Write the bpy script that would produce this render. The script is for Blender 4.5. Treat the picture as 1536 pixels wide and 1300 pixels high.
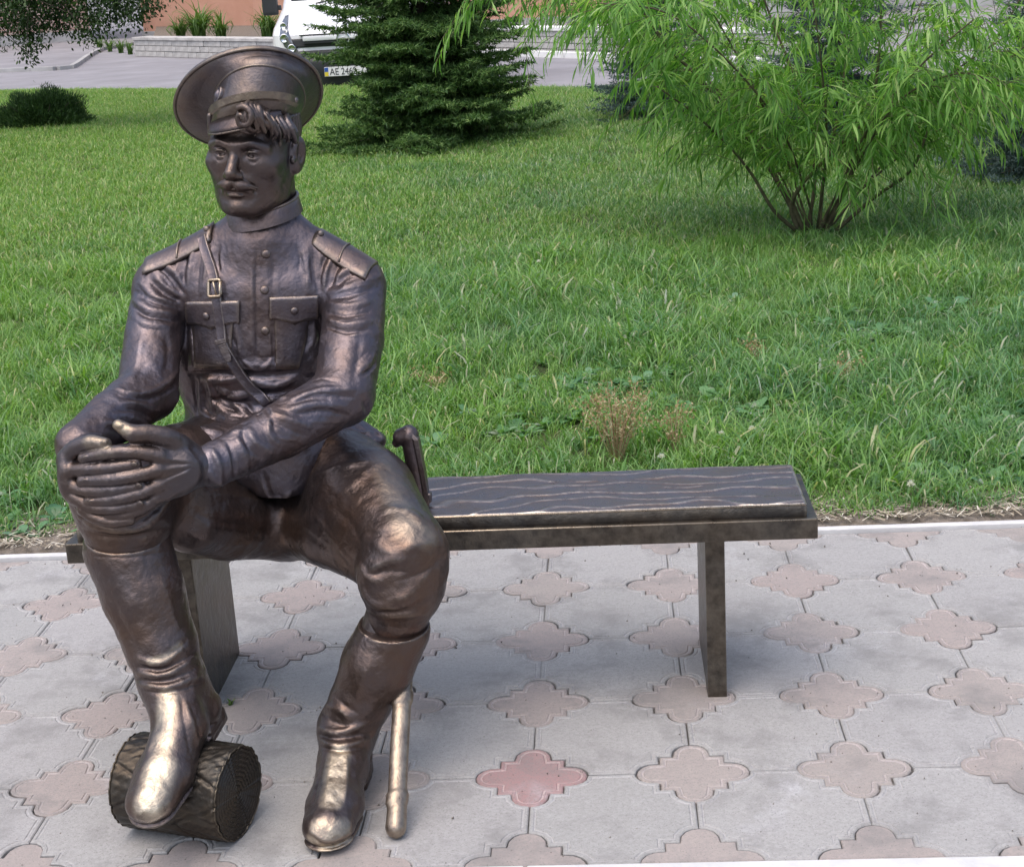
import bpy, bmesh, math, random
import numpy as np
from mathutils import Vector, Matrix, Euler

random.seed(7)
RNG = np.random.default_rng(11)
SC = bpy.context.scene
COL = SC.collection
for _o in list(bpy.data.objects):
    bpy.data.objects.remove(_o)

# ------------------------------------------------------------------ camera
CAM_R = Vector((0.99686, 0.05122, -0.05613)).normalized()
CAM_F = Vector((-0.06554, 0.95302, -0.29580)).normalized()
CAM_R = (CAM_R - CAM_F * CAM_R.dot(CAM_F)).normalized()
CAM_U = CAM_R.cross(CAM_F)
CAM_C = Vector((0.1786, -2.5986, 1.4823))
FOCAL = 2331.23                       # in pixels of the 1536 px wide photograph
cam_d = bpy.data.cameras.new('camera')
cam_d.sensor_fit = 'HORIZONTAL'
cam_d.sensor_width = 36.0
cam_d.lens = FOCAL / 1536.0 * 36.0
cam_d.clip_start = 0.05
cam_d.clip_end = 12000
cam = bpy.data.objects.new('camera', cam_d)
COL.objects.link(cam)
cam.matrix_world = Matrix(((CAM_R.x, CAM_U.x, -CAM_F.x, CAM_C.x),
                           (CAM_R.y, CAM_U.y, -CAM_F.y, CAM_C.y),
                           (CAM_R.z, CAM_U.z, -CAM_F.z, CAM_C.z),
                           (0, 0, 0, 1)))
SC.camera = cam

# ------------------------------------------------------------------ light
SUN_EL, SUN_AZ = 70.0, 215.0           # degrees; azimuth measured from +Y towards +X
world = bpy.data.worlds.new('World')
SC.world = world
world.use_nodes = True
_nt = world.node_tree
_nt.nodes.clear()
_sky = _nt.nodes.new('ShaderNodeTexSky')
_sky.sky_type = 'NISHITA'
_sky.sun_disc = False
_sky.sun_elevation = math.radians(SUN_EL)
_sky.sun_rotation = math.radians(SUN_AZ)
_sky.air_density = 1.0
_sky.dust_density = 5.0
_sky.ozone_density = 1.0
_bg = _nt.nodes.new('ShaderNodeBackground')
_bg.inputs['Strength'].default_value = 0.15
_ow = _nt.nodes.new('ShaderNodeOutputWorld')
_nt.links.new(_sky.outputs[0], _bg.inputs[0])
_nt.links.new(_bg.outputs[0], _ow.inputs[0])
sun_d = bpy.data.lights.new('sun', 'SUN')
sun_d.energy = 1.0
sun_d.angle = math.radians(100)
sun_d.color = (1.0, 0.98, 0.95)
sun = bpy.data.objects.new('sun', sun_d)
COL.objects.link(sun)
_az, _el = math.radians(SUN_AZ), math.radians(SUN_EL)
_sd = Vector((math.sin(_az) * math.cos(_el), math.cos(_az) * math.cos(_el), math.sin(_el)))
sun.rotation_euler = _sd.to_track_quat('Z', 'Y').to_euler()
sun.location = _sd * 15
SC.view_settings.view_transform = 'Standard'
SC.view_settings.look = 'None'
SC.view_settings.gamma = 1.0
SC.view_settings.exposure = 0.64
SC.view_settings.use_curve_mapping = False
SC.cycles.max_bounces = 6
SC.cycles.diffuse_bounces = 3
SC.cycles.glossy_bounces = 3
SC.cycles.transmission_bounces = 4
SC.cycles.transparent_max_bounces = 6
SC.cycles.use_denoising = True


def at(x, y, Y):
    """world point at depth Y seen at photograph pixel (x, y)"""
    d = CAM_F + CAM_R * ((x - 768.0) / FOCAL) - CAM_U * ((y - 650.0) / FOCAL)
    return CAM_C + d * ((Y - CAM_C.y) / d.y)


def atz(x, y, Z):
    d = CAM_F + CAM_R * ((x - 768.0) / FOCAL) - CAM_U * ((y - 650.0) / FOCAL)
    return CAM_C + d * ((Z - CAM_C.z) / d.z)


# ------------------------------------------------------------------ naming helpers
def tag(o, label=None, cat=None, group=None, kind=None):
    if label: o['label'] = label
    if cat: o['category'] = cat
    if group: o['group'] = group
    if kind: o['kind'] = kind
    return o


def empty(name, loc=(0, 0, 0), rz=0.0):
    o = bpy.data.objects.new(name, None)
    o.empty_display_size = 0.1
    COL.objects.link(o)
    o.location = loc
    o.rotation_euler = (0, 0, rz)
    return o


def link(name, me, mat=None, parent=None, smooth=False):
    """mesh given in world space; parents are kept at identity or handled by the caller"""
    o = bpy.data.objects.new(name, me)
    COL.objects.link(o)
    if mat is not None and len(me.materials) == 0:
        me.materials.append(mat)
    if parent is not None:
        o.parent = parent
    if smooth:
        me.shade_smooth()
    return o


def mesh_from(verts, faces, name='m'):
    me = bpy.data.meshes.new(name)
    verts = np.asarray(verts, dtype=np.float32)
    me.from_pydata([tuple(v) for v in verts.tolist()], [], faces)
    me.update()
    return me


def mesh_np(verts, faces, name='m', smooth=False):
    """fast mesh from arrays, faces an (n,3) or (n,4) int array"""
    verts = np.ascontiguousarray(verts, dtype=np.float32)
    faces = np.ascontiguousarray(faces, dtype=np.int32)
    n, k = faces.shape
    me = bpy.data.meshes.new(name)
    me.vertices.add(len(verts))
    me.vertices.foreach_set('co', verts.ravel())
    me.loops.add(n * k)
    me.loops.foreach_set('vertex_index', faces.ravel())
    me.polygons.add(n)
    me.polygons.foreach_set('loop_start', np.arange(0, n * k, k, dtype=np.int32))
    me.polygons.foreach_set('loop_total', np.full(n, k, dtype=np.int32))
    me.update(calc_edges=True)
    me.validate()
    if smooth:
        me.shade_smooth()
    return me


class MB:
    """collects boxes, tubes and sheets for one mesh"""
    def __init__(self):
        self.v, self.f = [], []

    def add(self, vs, fs):
        b = len(self.v)
        self.v += [tuple(p) for p in vs]
        self.f += [tuple(b + i for i in f) for f in fs]
        return self

    def box(self, lo, hi, M=None):
        x0, y0, z0 = lo; x1, y1, z1 = hi
        p = [Vector(q) for q in ((x0, y0, z0), (x1, y0, z0), (x1, y1, z0), (x0, y1, z0),
                                 (x0, y0, z1), (x1, y0, z1), (x1, y1, z1), (x0, y1, z1))]
        if M is not None: p = [M @ q for q in p]
        return self.add(p, [(0, 3, 2, 1), (4, 5, 6, 7), (0, 1, 5, 4), (1, 2, 6, 5), (2, 3, 7, 6), (3, 0, 4, 7)])

    def tube(self, pts, rad, n=8, cap=True):
        pts = [Vector(p) for p in pts]
        if not hasattr(rad, '__len__'): rad = [rad] * len(pts)
        rings = []
        up = Vector((0.13, 0.21, 0.97)).normalized()
        for i, p in enumerate(pts):
            t = (pts[min(i + 1, len(pts) - 1)] - pts[max(i - 1, 0)])
            t = t.normalized() if t.length > 1e-9 else Vector((0, 0, 1))
            a = t.cross(up)
            if a.length < 1e-3: a = t.cross(Vector((1, 0, 0)))
            a.normalize(); b = t.cross(a)
            rings.append([p + (a * math.cos(2 * math.pi * k / n) + b * math.sin(2 * math.pi * k / n)) * rad[i] for k in range(n)])
        vs = [q for r in rings for q in r]
        fs = []
        for i in range(len(pts) - 1):
            for k in range(n):
                fs.append((i * n + k, i * n + (k + 1) % n, (i + 1) * n + (k + 1) % n, (i + 1) * n + k))
        if cap:
            fs.append(tuple(range(n - 1, -1, -1)))
            fs.append(tuple((len(pts) - 1) * n + k for k in range(n)))
        return self.add(vs, fs)

    def prism(self, poly, z0, z1, M=None):
        n = len(poly)
        p = [Vector((x, y, z0)) for x, y in poly] + [Vector((x, y, z1)) for x, y in poly]
        if M is not None: p = [M @ q for q in p]
        fs = [tuple(range(n - 1, -1, -1)), tuple(range(n, 2 * n))]
        fs += [(k, (k + 1) % n, n + (k + 1) % n, n + k) for k in range(n)]
        return self.add(p, fs)

    def lathe(self, prof, n=32, M=None):
        """prof list of (r, z) from bottom to top"""
        vs, fs = [], []
        for r, z in prof:
            for k in range(n):
                a = 2 * math.pi * k / n
                vs.append(Vector((r * math.cos(a), r * math.sin(a), z)))
        if M is not None: vs = [M @ v for v in vs]
        for i in range(len(prof) - 1):
            for k in range(n):
                fs.append((i * n + k, i * n + (k + 1) % n, (i + 1) * n + (k + 1) % n, (i + 1) * n + k))
        return self.add(vs, fs)

    def build(self, name, mat, parent=None, smooth=False, bevel=0.0, auto=None):
        me = bpy.data.meshes.new(name)
        me.from_pydata(self.v, [], self.f)
        me.update()
        if bevel > 0:
            bm = bmesh.new(); bm.from_mesh(me)
            bmesh.ops.remove_doubles(bm, verts=bm.verts, dist=1e-6)
            bmesh.ops.bevel(bm, geom=list(bm.edges), offset=bevel, segments=2, profile=0.7, affect='EDGES', clamp_overlap=True)
            bmesh.ops.recalc_face_normals(bm, faces=bm.faces)
            bm.to_mesh(me); bm.free()
        return link(name, me, mat, parent, smooth)


# ------------------------------------------------------------------ material helpers
def new_mat(name):
    m = bpy.data.materials.new(name)
    m.use_nodes = True
    nt = m.node_tree
    b = nt.nodes['Principled BSDF']
    return m, nt, b


def N(nt, t, **kw):
    n = nt.nodes.new(t)
    for k, v in kw.items():
        if k.startswith('i_'):
            n.inputs[k[2:].replace('_', ' ')].default_value = v
        else:
            setattr(n, k, v)
    return n


def noise(nt, scale, detail=4, rough=0.55, vec=None):
    n = nt.nodes.new('ShaderNodeTexNoise')
    n.inputs['Scale'].default_value = scale
    n.inputs['Detail'].default_value = detail
    n.inputs['Roughness'].default_value = rough
    if vec is not None: nt.links.new(vec, n.inputs['Vector'])
    return n


def ramp(nt, src, stops):
    r = nt.nodes.new('ShaderNodeValToRGB')
    e = r.color_ramp.elements
    while len(e) < len(stops): e.new(0.5)
    for k, (p, c) in enumerate(stops):
        e[k].position = p
        e[k].color = c if len(c) == 4 else (*c, 1)
    nt.links.new(src, r.inputs[0])
    return r


def mixc(nt, fac, a, b, mode='MIX'):
    m = nt.nodes.new('ShaderNodeMix')
    m.data_type = 'RGBA'
    m.blend_type = mode
    for s, v in ((0, fac), (6, a), (7, b)):
        if hasattr(v, 'is_output') or isinstance(v, bpy.types.NodeSocket):
            nt.links.new(v, m.inputs[s])
        elif s == 0:
            m.inputs[0].default_value = v
        else:
            m.inputs[s].default_value = v if len(v) == 4 else (*v, 1)
    return m.outputs[2]


def bump(nt, b, src, strength, dist, prev=None):
    n = nt.nodes.new('ShaderNodeBump')
    n.inputs['Strength'].default_value = strength
    n.inputs['Distance'].default_value = dist
    nt.links.new(src, n.inputs['Height'])
    if prev is not None: nt.links.new(prev.outputs[0], n.inputs['Normal'])
    nt.links.new(n.outputs[0], b.inputs['Normal'])
    return n
# ------------------------------------------------------------------ ground, road, lawn
def plain_mat(name, c1, c2, scale, rough=0.9, bump_s=0.3, bump_d=0.004, bscale=None, spec=0.2):
    m, nt, b = new_mat(name)
    tc = N(nt, 'ShaderNodeTexCoord')
    n = noise(nt, scale, 6, 0.62, tc.outputs['Object'])
    c = mixc(nt, ramp(nt, n.outputs[0], [(0.32, (0, 0, 0)), (0.68, (1, 1, 1))]).outputs[0], c1, c2)
    nt.links.new(c, b.inputs['Base Color'])
    b.inputs['Roughness'].default_value = rough
    b.inputs['Specular IOR Level'].default_value = spec
    n2 = noise(nt, bscale or scale * 12, 4, 0.6, tc.outputs['Object'])
    bump(nt, b, n2.outputs[0], bump_s, bump_d)
    return m


M_ASPHALT = plain_mat('asphalt', (0.215, 0.21, 0.225), (0.285, 0.28, 0.30), 1.1, 0.9, 0.5, 0.006, 90)
M_YARD = plain_mat('yard_asphalt', (0.17, 0.17, 0.18), (0.24, 0.235, 0.24), 0.7, 0.92, 0.5, 0.006, 90)
M_SOIL = plain_mat('soil', (0.105, 0.085, 0.066), (0.24, 0.21, 0.18), 26, 0.95, 0.8, 0.012, 60)
M_TURF = plain_mat('turf_soil', (0.035, 0.050, 0.018), (0.070, 0.085, 0.032), 3, 0.95, 0.8, 0.02, 40)
M_BED = plain_mat('paving_bed', (0.13, 0.125, 0.12), (0.30, 0.29, 0.285), 9, 0.95, 0.6, 0.003)
M_KERB = plain_mat('kerb_concrete', (0.50, 0.50, 0.51), (0.62, 0.62, 0.62), 14, 0.9, 0.4, 0.003, 160)

ROAD_Z = -0.30


def sheet(name, x0, x1, y0, y1, z, mat, nx=1, ny=1, fn=None):
    xs = np.linspace(x0, x1, nx + 1); ys = np.linspace(y0, y1, ny + 1)
    v = [(x, y, z + (fn(x, y) if fn else 0)) for y in ys for x in xs]
    f = [(j * (nx + 1) + i, j * (nx + 1) + i + 1, (j + 1) * (nx + 1) + i + 1, (j + 1) * (nx + 1) + i) for j in range(ny) for i in range(nx)]
    o = link(name, mesh_from(v, f, name), mat, None, smooth=fn is not None)
    o['kind'] = 'structure'
    return o


sheet('ground', -5000, 5000, -5000, 5000, ROAD_Z - 0.03, M_YARD)
sheet('path', -40, 40, -40, -0.385, -0.012, M_YARD)
_pb = MB().box((-40, -0.38, -0.28), (40, 1.215, -0.010)).build('pavement', M_BED); _pb['kind'] = 'structure'


def lawn_far(x):           # far edge of the lawn runs at a slant to the road
    return 16.2 - 0.52 * (x + 0.0) if x < 0 else 16.2 - 0.30 * x


def lawn_z(x, y):
    e = lawn_far(x)
    d = np.clip((e - y) / 1.6, 0, 1)
    h = 0.03 * np.sin(x * 0.9 + 1.0) * np.sin(y * 0.7) * np.clip((y - 1.5) / 2, 0, 1) + 0.010 * np.clip((y - 1.25) / 0.4, 0, 1)
    return h * d - (1 - d) ** 2 * 0.26


def build_lawn():
    xs = np.linspace(-26, 18, 111); ts = np.linspace(0, 1, 61)
    v, f = [], []
    for t in ts:
        for x in xs:
            y = 1.225 + (lawn_far(x) - 1.225) * t
            v.append((x, y, lawn_z(x, y)))
    n = len(xs)
    for j in range(len(ts) - 1):
        for i in range(n - 1):
            f.append((j * n + i, j * n + i + 1, (j + 1) * n + i + 1, (j + 1) * n + i))
    o = link('lawn', mesh_from(v, f, 'lawn'), M_TURF, None, smooth=True)
    o['kind'] = 'structure'
    return o


LAWN = build_lawn()
sheet('road', -60, 60, 12, 60, ROAD_Z, M_ASPHALT)

# bare strip of earth along the pavement edge, a little lumpy
_r = random.Random(3)
sheet('soil_strip', -26, 18, 1.226, 1.47, 0.0, M_SOIL, 1500, 12, lambda x, y: 0.004 + 0.016 * min(1, (y - 1.226) / 0.08) * (0.7 + 0.3 * math.sin(x * 17 + 3 * math.sin(y * 21)) * math.sin(x * 5.3)) + _r.uniform(0, 0.007))
for k in range(-13, 9):
    o = MB().box((k * 2 + 0.003, 1.2005, -0.20), (k * 2 + 1.997, 1.226, 0.010)).build('kerb_stone', M_KERB, None, bevel=0.003)
    o['kind'] = 'structure'
    o = MB().box((k * 2 + 0.003, -0.376, -0.20), (k * 2 + 1.997, -0.3015, 0.002)).build('kerb_stone', M_KERB, None, bevel=0.003)
    o['kind'] = 'structure'


# ------------------------------------------------------------------ paving tiles
P = 0.30


def tile_mat(name, cols, stain):
    m, nt, b = new_mat(name)
    tc = N(nt, 'ShaderNodeTexCoord'); oi = N(nt, 'ShaderNodeObjectInfo'); geo = N(nt, 'ShaderNodeNewGeometry')
    base = ramp(nt, oi.outputs['Random'], cols).outputs[0]
    pos = geo.outputs['Position']
    n1 = noise(nt, 3.1, 4, 0.6, pos); n2 = noise(nt, 22, 5, 0.65, pos); n3 = noise(nt, 300, 3, 0.6, pos)
    c = mixc(nt, ramp(nt, n2.outputs[0], [(0.30, (0, 0, 0)), (0.72, (0.55, 0.55, 0.55))]).outputs[0], base, stain)
    # lime bloom in drifts
    bl = ramp(nt, n1.outputs[0], [(0.55, (0, 0, 0)), (0.70, (0.55, 0.55, 0.55))])
    bl2 = ramp(nt, noise(nt, 9, 5, 0.7, pos).outputs[0], [(0.48, (0, 0, 0)), (0.62, (1, 1, 1))])
    mm = N(nt, 'ShaderNodeMath', operation='MULTIPLY'); nt.links.new(bl.outputs[0], mm.inputs[0]); nt.links.new(bl2.outputs[0], mm.inputs[1])
    c = mixc(nt, mm.outputs[0], c, (0.62, 0.62, 0.66))
    # dirt: darker smears and fine speckle
    dk = ramp(nt, noise(nt, 5.3, 6, 0.7, pos).outputs[0], [(0.36, (0.6, 0.6, 0.6)), (0.50, (0, 0, 0))])
    c = mixc(nt, dk.outputs[0], c, (0.21, 0.205, 0.205))
    ng = noise(nt, 120, 4, 0.75, pos)
    c = mixc(nt, ramp(nt, ng.outputs[0], [(0.35, (0.45, 0.45, 0.45)), (0.62, (0, 0, 0))]).outputs[0], c, (0.27, 0.262, 0.255))
    sp = ramp(nt, n3.outputs[0], [(0.32, (0.6, 0.6, 0.6)), (0.42, (0, 0, 0))])
    c = mixc(nt, sp.outputs[0], c, (0.17, 0.165, 0.16))
    c = mixc(nt, 1.0, c, (0.84, 0.84, 0.84), 'MULTIPLY')
    nt.links.new(c, b.inputs['Base Color'])
    b.inputs['Roughness'].default_value = 0.78
    b.inputs['Specular IOR Level'].default_value = 0.3
    bp = bump(nt, b, n2.outputs[0], 0.25, 0.003)
    bump(nt, b, n3.outputs[0], 0.45, 0.0016, bp)
    return m


M_PINK = tile_mat('tile_pink', [(0.0, (0.42, 0.355, 0.335)), (0.35, (0.40, 0.36, 0.335)), (0.7, (0.44, 0.385, 0.36)), (1.0, (0.39, 0.335, 0.32))], (0.36, 0.315, 0.305))
M_RED = tile_mat('tile_red', [(0.0, (0.40, 0.245, 0.245)), (1.0, (0.40, 0.245, 0.245))], (0.36, 0.24, 0.24))
M_GREY = tile_mat('tile_grey', [(0.0, (0.415, 0.41, 0.41)), (0.35, (0.445, 0.44, 0.435)), (0.7, (0.40, 0.40, 0.395)), (1.0, (0.44, 0.43, 0.435))], (0.37, 0.365, 0.36))


def clover(gap):
    """outline of the small four-lobed tile, counter-clockwise, in metres; gap pulls it in"""
    s, w, tip = 0.205 * P, 0.118 * P, 0.352 * P
    pts = []
    for q in range(4):
        a = q * math.pi / 2
        loc = [(s, -s), (s, -w)]
        n = 8
        for k in range(1, n):
            th = -math.pi / 2 + math.pi * k / n
            loc.append((s + (tip - s) * math.cos(th) ** 0.8, w * math.sin(th)))
        loc.append((s, w))
        for x, y in loc:
            pts.append((x * math.cos(a) - y * math.sin(a), x * math.sin(a) + y * math.cos(a)))
    return pts


def inset(poly, d):
    n = len(poly)
    out = []
    for i in range(n):
        p0, p1, p2 = Vector(poly[i - 1]), Vector(poly[i]), Vector(poly[(i + 1) % n])
        e1, e2 = (p1 - p0).normalized(), (p2 - p1).normalized()
        n1, n2 = Vector((-e1.y, e1.x)), Vector((-e2.y, e2.x))
        b = (n1 + n2)
        b = b / max(b.length_squared * 0.5, 0.5)
        out.append((p1.x + b.x * d, p1.y + b.y * d))
    return out


def tile_mesh(name, outline, mat, plain=False, groove=None):
    g = 0.0009
    rings = [(g, -0.030), (g, -0.0022), (g + 0.0022, 0.0)] if plain else [(g, -0.030), (g, -0.0022), (g + 0.0022, 0.0), (g + 0.0072, 0.0), (g + 0.0088, -0.0016), (g + 0.0112, -0.0016), (g + 0.0130, 0.0)]
    v, f = [], []
    n = len(outline)
    for d, z in rings:
        v += [(x, y, z) for x, y in inset(outline, d)]
    for i in range(len(rings) - 1):
        for k in range(n):
            f.append((i * n + k, i * n + (k + 1) % n, (i + 1) * n + (k + 1) % n, (i + 1) * n + k))
    f.append(tuple((len(rings) - 1) * n + k for k in range(n)))
    me = bpy.data.meshes.new(name)
    me.from_pydata(v, [], f); me.update()
    me.materials.append(mat)
    if groove is not None and not plain:
        me.materials.append(groove)                      # lime and sand caught in the moulded outline
        for i in (3, 4):
            for k in range(n): me.polygons[i * n + k].material_index = 1
    return me


CL = clover(0)


def corner_arc(cx, cy, a0):
    """quarter of a neighbouring small tile as seen from the big tile (clockwise round the small one)"""
    # points of the small tile outline from lobe tip at angle a0 back to the tip at a0-90
    pts = []
    for x, y in CL:
        pass
    return pts


def big_outline():
    h = P / 2
    out = []
    s, w, tip = 0.205 * P, 0.118 * P, 0.352 * P
    n = 8
    # lower-left corner: small tile at (-h,-h); its outline from its +x tip round to its +y tip, walked so the big tile stays on the left
    quarter = []
    for k in range(n // 2, n):          # from tip (th=0) to (s,w)
        th = -math.pi / 2 + math.pi * k / n
        quarter.append((s + (tip - s) * math.cos(th) ** 0.8, w * math.sin(th)))
    quarter.append((s, w)); quarter.append((s, s))
    qy = [(y, x) for x, y in quarter[:-1]]
    q_full = quarter + qy[::-1]          # +x tip ... corner ... +y tip
    # big tile counter-clockwise: start bottom edge; at lower-left we arrive from the left edge (going down) and leave along the bottom
    ll = [(-h + x, -h + y) for x, y in q_full[::-1]]       # +y tip -> +x tip
    for r in range(4):
        a = r * math.pi / 2
        out += [(x * math.cos(a) - y * math.sin(a), x * math.sin(a) + y * math.cos(a)) for x, y in ll]
    return out


BIG = big_outline()
M_GROOVE = tile_mat('tile_groove_pink', [(0.0, (0.50, 0.44, 0.43)), (1.0, (0.56, 0.50, 0.49))], (0.44, 0.39, 0.38))
M_GROOVE_R = tile_mat('tile_groove_red', [(0.0, (0.56, 0.41, 0.40)), (1.0, (0.58, 0.42, 0.41))], (0.50, 0.37, 0.36))
M_GROOVE_G = tile_mat('tile_groove_grey', [(0.0, (0.47, 0.465, 0.47)), (1.0, (0.53, 0.52, 0.53))], (0.42, 0.415, 0.42))
ME_PINK, ME_RED, ME_GREY = tile_mesh('tile_pink', CL, M_PINK, groove=M_GROOVE), tile_mesh('tile_red', CL, M_RED, groove=M_GROOVE_R), tile_mesh('tile_grey', BIG, M_GREY, groove=M_GROOVE_G)


def half_outline(sign):
    pts = [p for p in CL if p[1] * sign > 0.001]
    if sign > 0:
        pts = sorted(pts, key=lambda p: math.atan2(p[1], p[0]))
    else:
        pts = sorted(pts, key=lambda p: math.atan2(p[1], p[0]))
    t = 0.352 * P
    y0 = 0.002 * sign
    return ([(t, y0)] + pts + [(-t, y0)]) if sign > 0 else ([(-t, y0)] + pts + [(t, y0)])


ME_HU, ME_HD = tile_mesh('tile_pink_half', half_outline(1), M_PINK, True), tile_mesh('tile_pink_half', half_outline(-1), M_PINK, True)
_tr = random.Random(5)


def put_tile(me, x, y):
    o = bpy.data.objects.new('paving_tile', me)
    COL.objects.link(o)
    o.parent = _pb
    o.location = (x + _tr.gauss(0, 0.0010), y + _tr.gauss(0, 0.0010), _tr.uniform(-0.0018, 0.0012))
    o.rotation_euler = (_tr.gauss(0, 0.0030), _tr.gauss(0, 0.0030), _tr.gauss(0, 0.006))
    return o


for i in range(-10, 11):
    for j in range(0, 4):
        put_tile(ME_RED if (i, j) in ((0, 0),) else ME_PINK, i * P, j * P)
    put_tile(ME_HU, i * P, -P)
    put_tile(ME_HD, i * P, 4 * P - 0.001)
    for j in range(-1, 4):
        put_tile(ME_GREY, (i + 0.5) * P, (j + 0.5) * P)
# the pavement goes on either way past the tiles built one by one
M_FARPAVE = plain_mat('paving_far', (0.36, 0.35, 0.355), (0.42, 0.41, 0.41), 6, 0.85, 0.3, 0.003)
sheet('pavement_left', -40, -10.35 * P, -0.30, 1.199, -0.003, M_FARPAVE)
sheet('pavement_right', 11.2 * P, 40, -0.30, 1.199, -0.003, M_FARPAVE)


def grit():
    """sand grains, crumbs and specks lying on the tiles"""
    r = np.random.default_rng(91)
    n = 900
    x = r.uniform(-1.9, 1.9, n); y = r.uniform(-0.28, 1.18, n)
    m = r.random(n) < 0.45                                     # many of them collect along the joints
    y[m] = np.round(y[m] / P) * P + r.normal(0, 0.012, m.sum())
    s = np.clip(r.lognormal(-6.6, 0.45, n), 0.0006, 0.0045)
    base = np.array([(1, 1, 1), (-1, 1, -1), (-1, -1, 1), (1, -1, -1)]) * 0.6
    V = (np.stack([x, y, s * 0.4], 1)[:, None, :] + base[None] * s[:, None, None] * r.uniform(0.6, 1.4, (n, 4, 1)))
    F = (np.arange(n)[:, None, None] * 4 + np.array([(0, 1, 2), (0, 3, 1), (0, 2, 3), (1, 3, 2)])[None]).reshape(-1, 3)
    m_ = plain_mat('grit', (0.07, 0.06, 0.05), (0.30, 0.27, 0.24), 40, 0.95, 0.2, 0.001)
    o = link('grit', mesh_np(V.reshape(-1, 3), F, 'grit'), m_)
    tag(o, 'sand grains and dark crumbs scattered on the paving tiles', 'grit', kind='stuff')


grit()
# ------------------------------------------------------------------ grass: real blades in tufts, scattered over the lawn
def leaf_mat(name, stops, trans=0.35, rough=0.5, spec=0.35, var=0.0):
    """thin leaf: colour from a random value per leaf, light shining through"""
    m, nt, b = new_mat(name)
    geo = N(nt, 'ShaderNodeNewGeometry')
    c = ramp(nt, geo.outputs['Random Per Island'], stops).outputs[0]
    if var:
        oi = N(nt, 'ShaderNodeObjectInfo')
        v = ramp(nt, oi.outputs['Random'], [(0, (1 - var,) * 3), (1, (1 + var,) * 3)])
        c = mixc(nt, 1.0, c, v.outputs[0], 'MULTIPLY')
    nt.links.new(c, b.inputs['Base Color'])
    b.inputs['Roughness'].default_value = rough
    b.inputs['Specular IOR Level'].default_value = spec
    tr = N(nt, 'ShaderNodeBsdfTranslucent')
    br = mixc(nt, 1.0, c, (1.25, 1.35, 0.6), 'MULTIPLY')
    nt.links.new(br, tr.inputs['Color'])
    mx = N(nt, 'ShaderNodeMixShader'); mx.inputs[0].default_value = trans
    out = nt.nodes['Material Output']
    nt.links.new(b.outputs[0], mx.inputs[1]); nt.links.new(tr.outputs[0], mx.inputs[2]); nt.links.new(mx.outputs[0], out.inputs[0])
    return m


def grass_mat():
    m, nt, b = new_mat('grass_blade')
    geo = N(nt, 'ShaderNodeNewGeometry')
    at_ = N(nt, 'ShaderNodeAttribute', attribute_name='tint', attribute_type='INSTANCER')
    rnd = geo.outputs['Random Per Island']
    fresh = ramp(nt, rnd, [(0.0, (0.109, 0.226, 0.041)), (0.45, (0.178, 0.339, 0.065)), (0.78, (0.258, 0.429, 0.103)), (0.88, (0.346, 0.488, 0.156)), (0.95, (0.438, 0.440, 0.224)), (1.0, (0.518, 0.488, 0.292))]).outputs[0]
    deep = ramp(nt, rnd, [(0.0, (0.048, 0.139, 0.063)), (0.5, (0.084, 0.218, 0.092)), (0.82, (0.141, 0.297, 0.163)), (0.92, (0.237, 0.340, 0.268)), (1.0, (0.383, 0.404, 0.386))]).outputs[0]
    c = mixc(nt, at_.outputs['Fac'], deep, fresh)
    nt.links.new(c, b.inputs['Base Color'])
    b.inputs['Roughness'].default_value = 0.38
    b.inputs['Specular IOR Level'].default_value = 0.5
    tr = N(nt, 'ShaderNodeBsdfTranslucent')
    nt.links.new(mixc(nt, 1.0, c, (1.2, 1.35, 0.5), 'MULTIPLY'), tr.inputs['Color'])
    mx = N(nt, 'ShaderNodeMixShader'); mx.inputs[0].default_value = 0.38
    out = nt.nodes['Material Output']
    nt.links.new(b.outputs[0], mx.inputs[1]); nt.links.new(tr.outputs[0], mx.inputs[2]); nt.links.new(mx.outputs[0], out.inputs[0])
    return m


M_GRASS = grass_mat()


def blades(n, spread, hmin, hmax, width, lean, seed, seg=4):
    """n curved grass blades as one mesh"""
    r = np.random.default_rng(seed)
    ang = r.uniform(0, 2 * np.pi, n); rad = spread * np.sqrt(r.uniform(0, 1, n))
    bx, by = rad * np.cos(ang), rad * np.sin(ang)
    h = r.uniform(hmin, hmax, n); w = width * r.uniform(0.6, 1.25, n)
    da = r.uniform(0, 2 * np.pi, n); ln = lean * r.uniform(0.35, 1.6, n)
    fa = da + np.pi / 2 + r.normal(0, 0.4, n)
    V, F = [], []
    ts = np.linspace(0, 1, seg + 1)
    for i in range(n):
        b0 = len(V)
        for k, t in enumerate(ts):
            # arc over: the blade bends more towards its tip
            a = ln[i] * (0.3 + t) * t * 1.25
            out_ = h[i] * (np.sin(a) / max(a, 1e-3)) * t * np.sin(a * 0.6) if a > 1e-3 else 0
            up = h[i] * t * np.cos(a * 0.62)
            cx, cy, cz = bx[i] + np.cos(da[i]) * out_ * 1.25, by[i] + np.sin(da[i]) * out_ * 1.25, max(up, 0.006 * t)
            ww = w[i] * (1 - t ** 1.8) * 0.5 + 0.00012
            V.append((cx + np.cos(fa[i]) * ww, cy + np.sin(fa[i]) * ww, cz)); V.append((cx - np.cos(fa[i]) * ww, cy - np.sin(fa[i]) * ww, cz))
            if k: F.append((b0 + 2 * k - 2, b0 + 2 * k - 1, b0 + 2 * k + 1, b0 + 2 * k))
    me = mesh_np(np.array(V), np.array(F), 'tuft', smooth=True)
    me.materials.append(M_GRASS)
    return me


def tuft_collection(name, specs):
    c = bpy.data.collections.new(name)
    for k, s in enumerate(specs):
        o = bpy.data.objects.new('tuft', blades(*s))
        c.objects.link(o)
    return c


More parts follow.
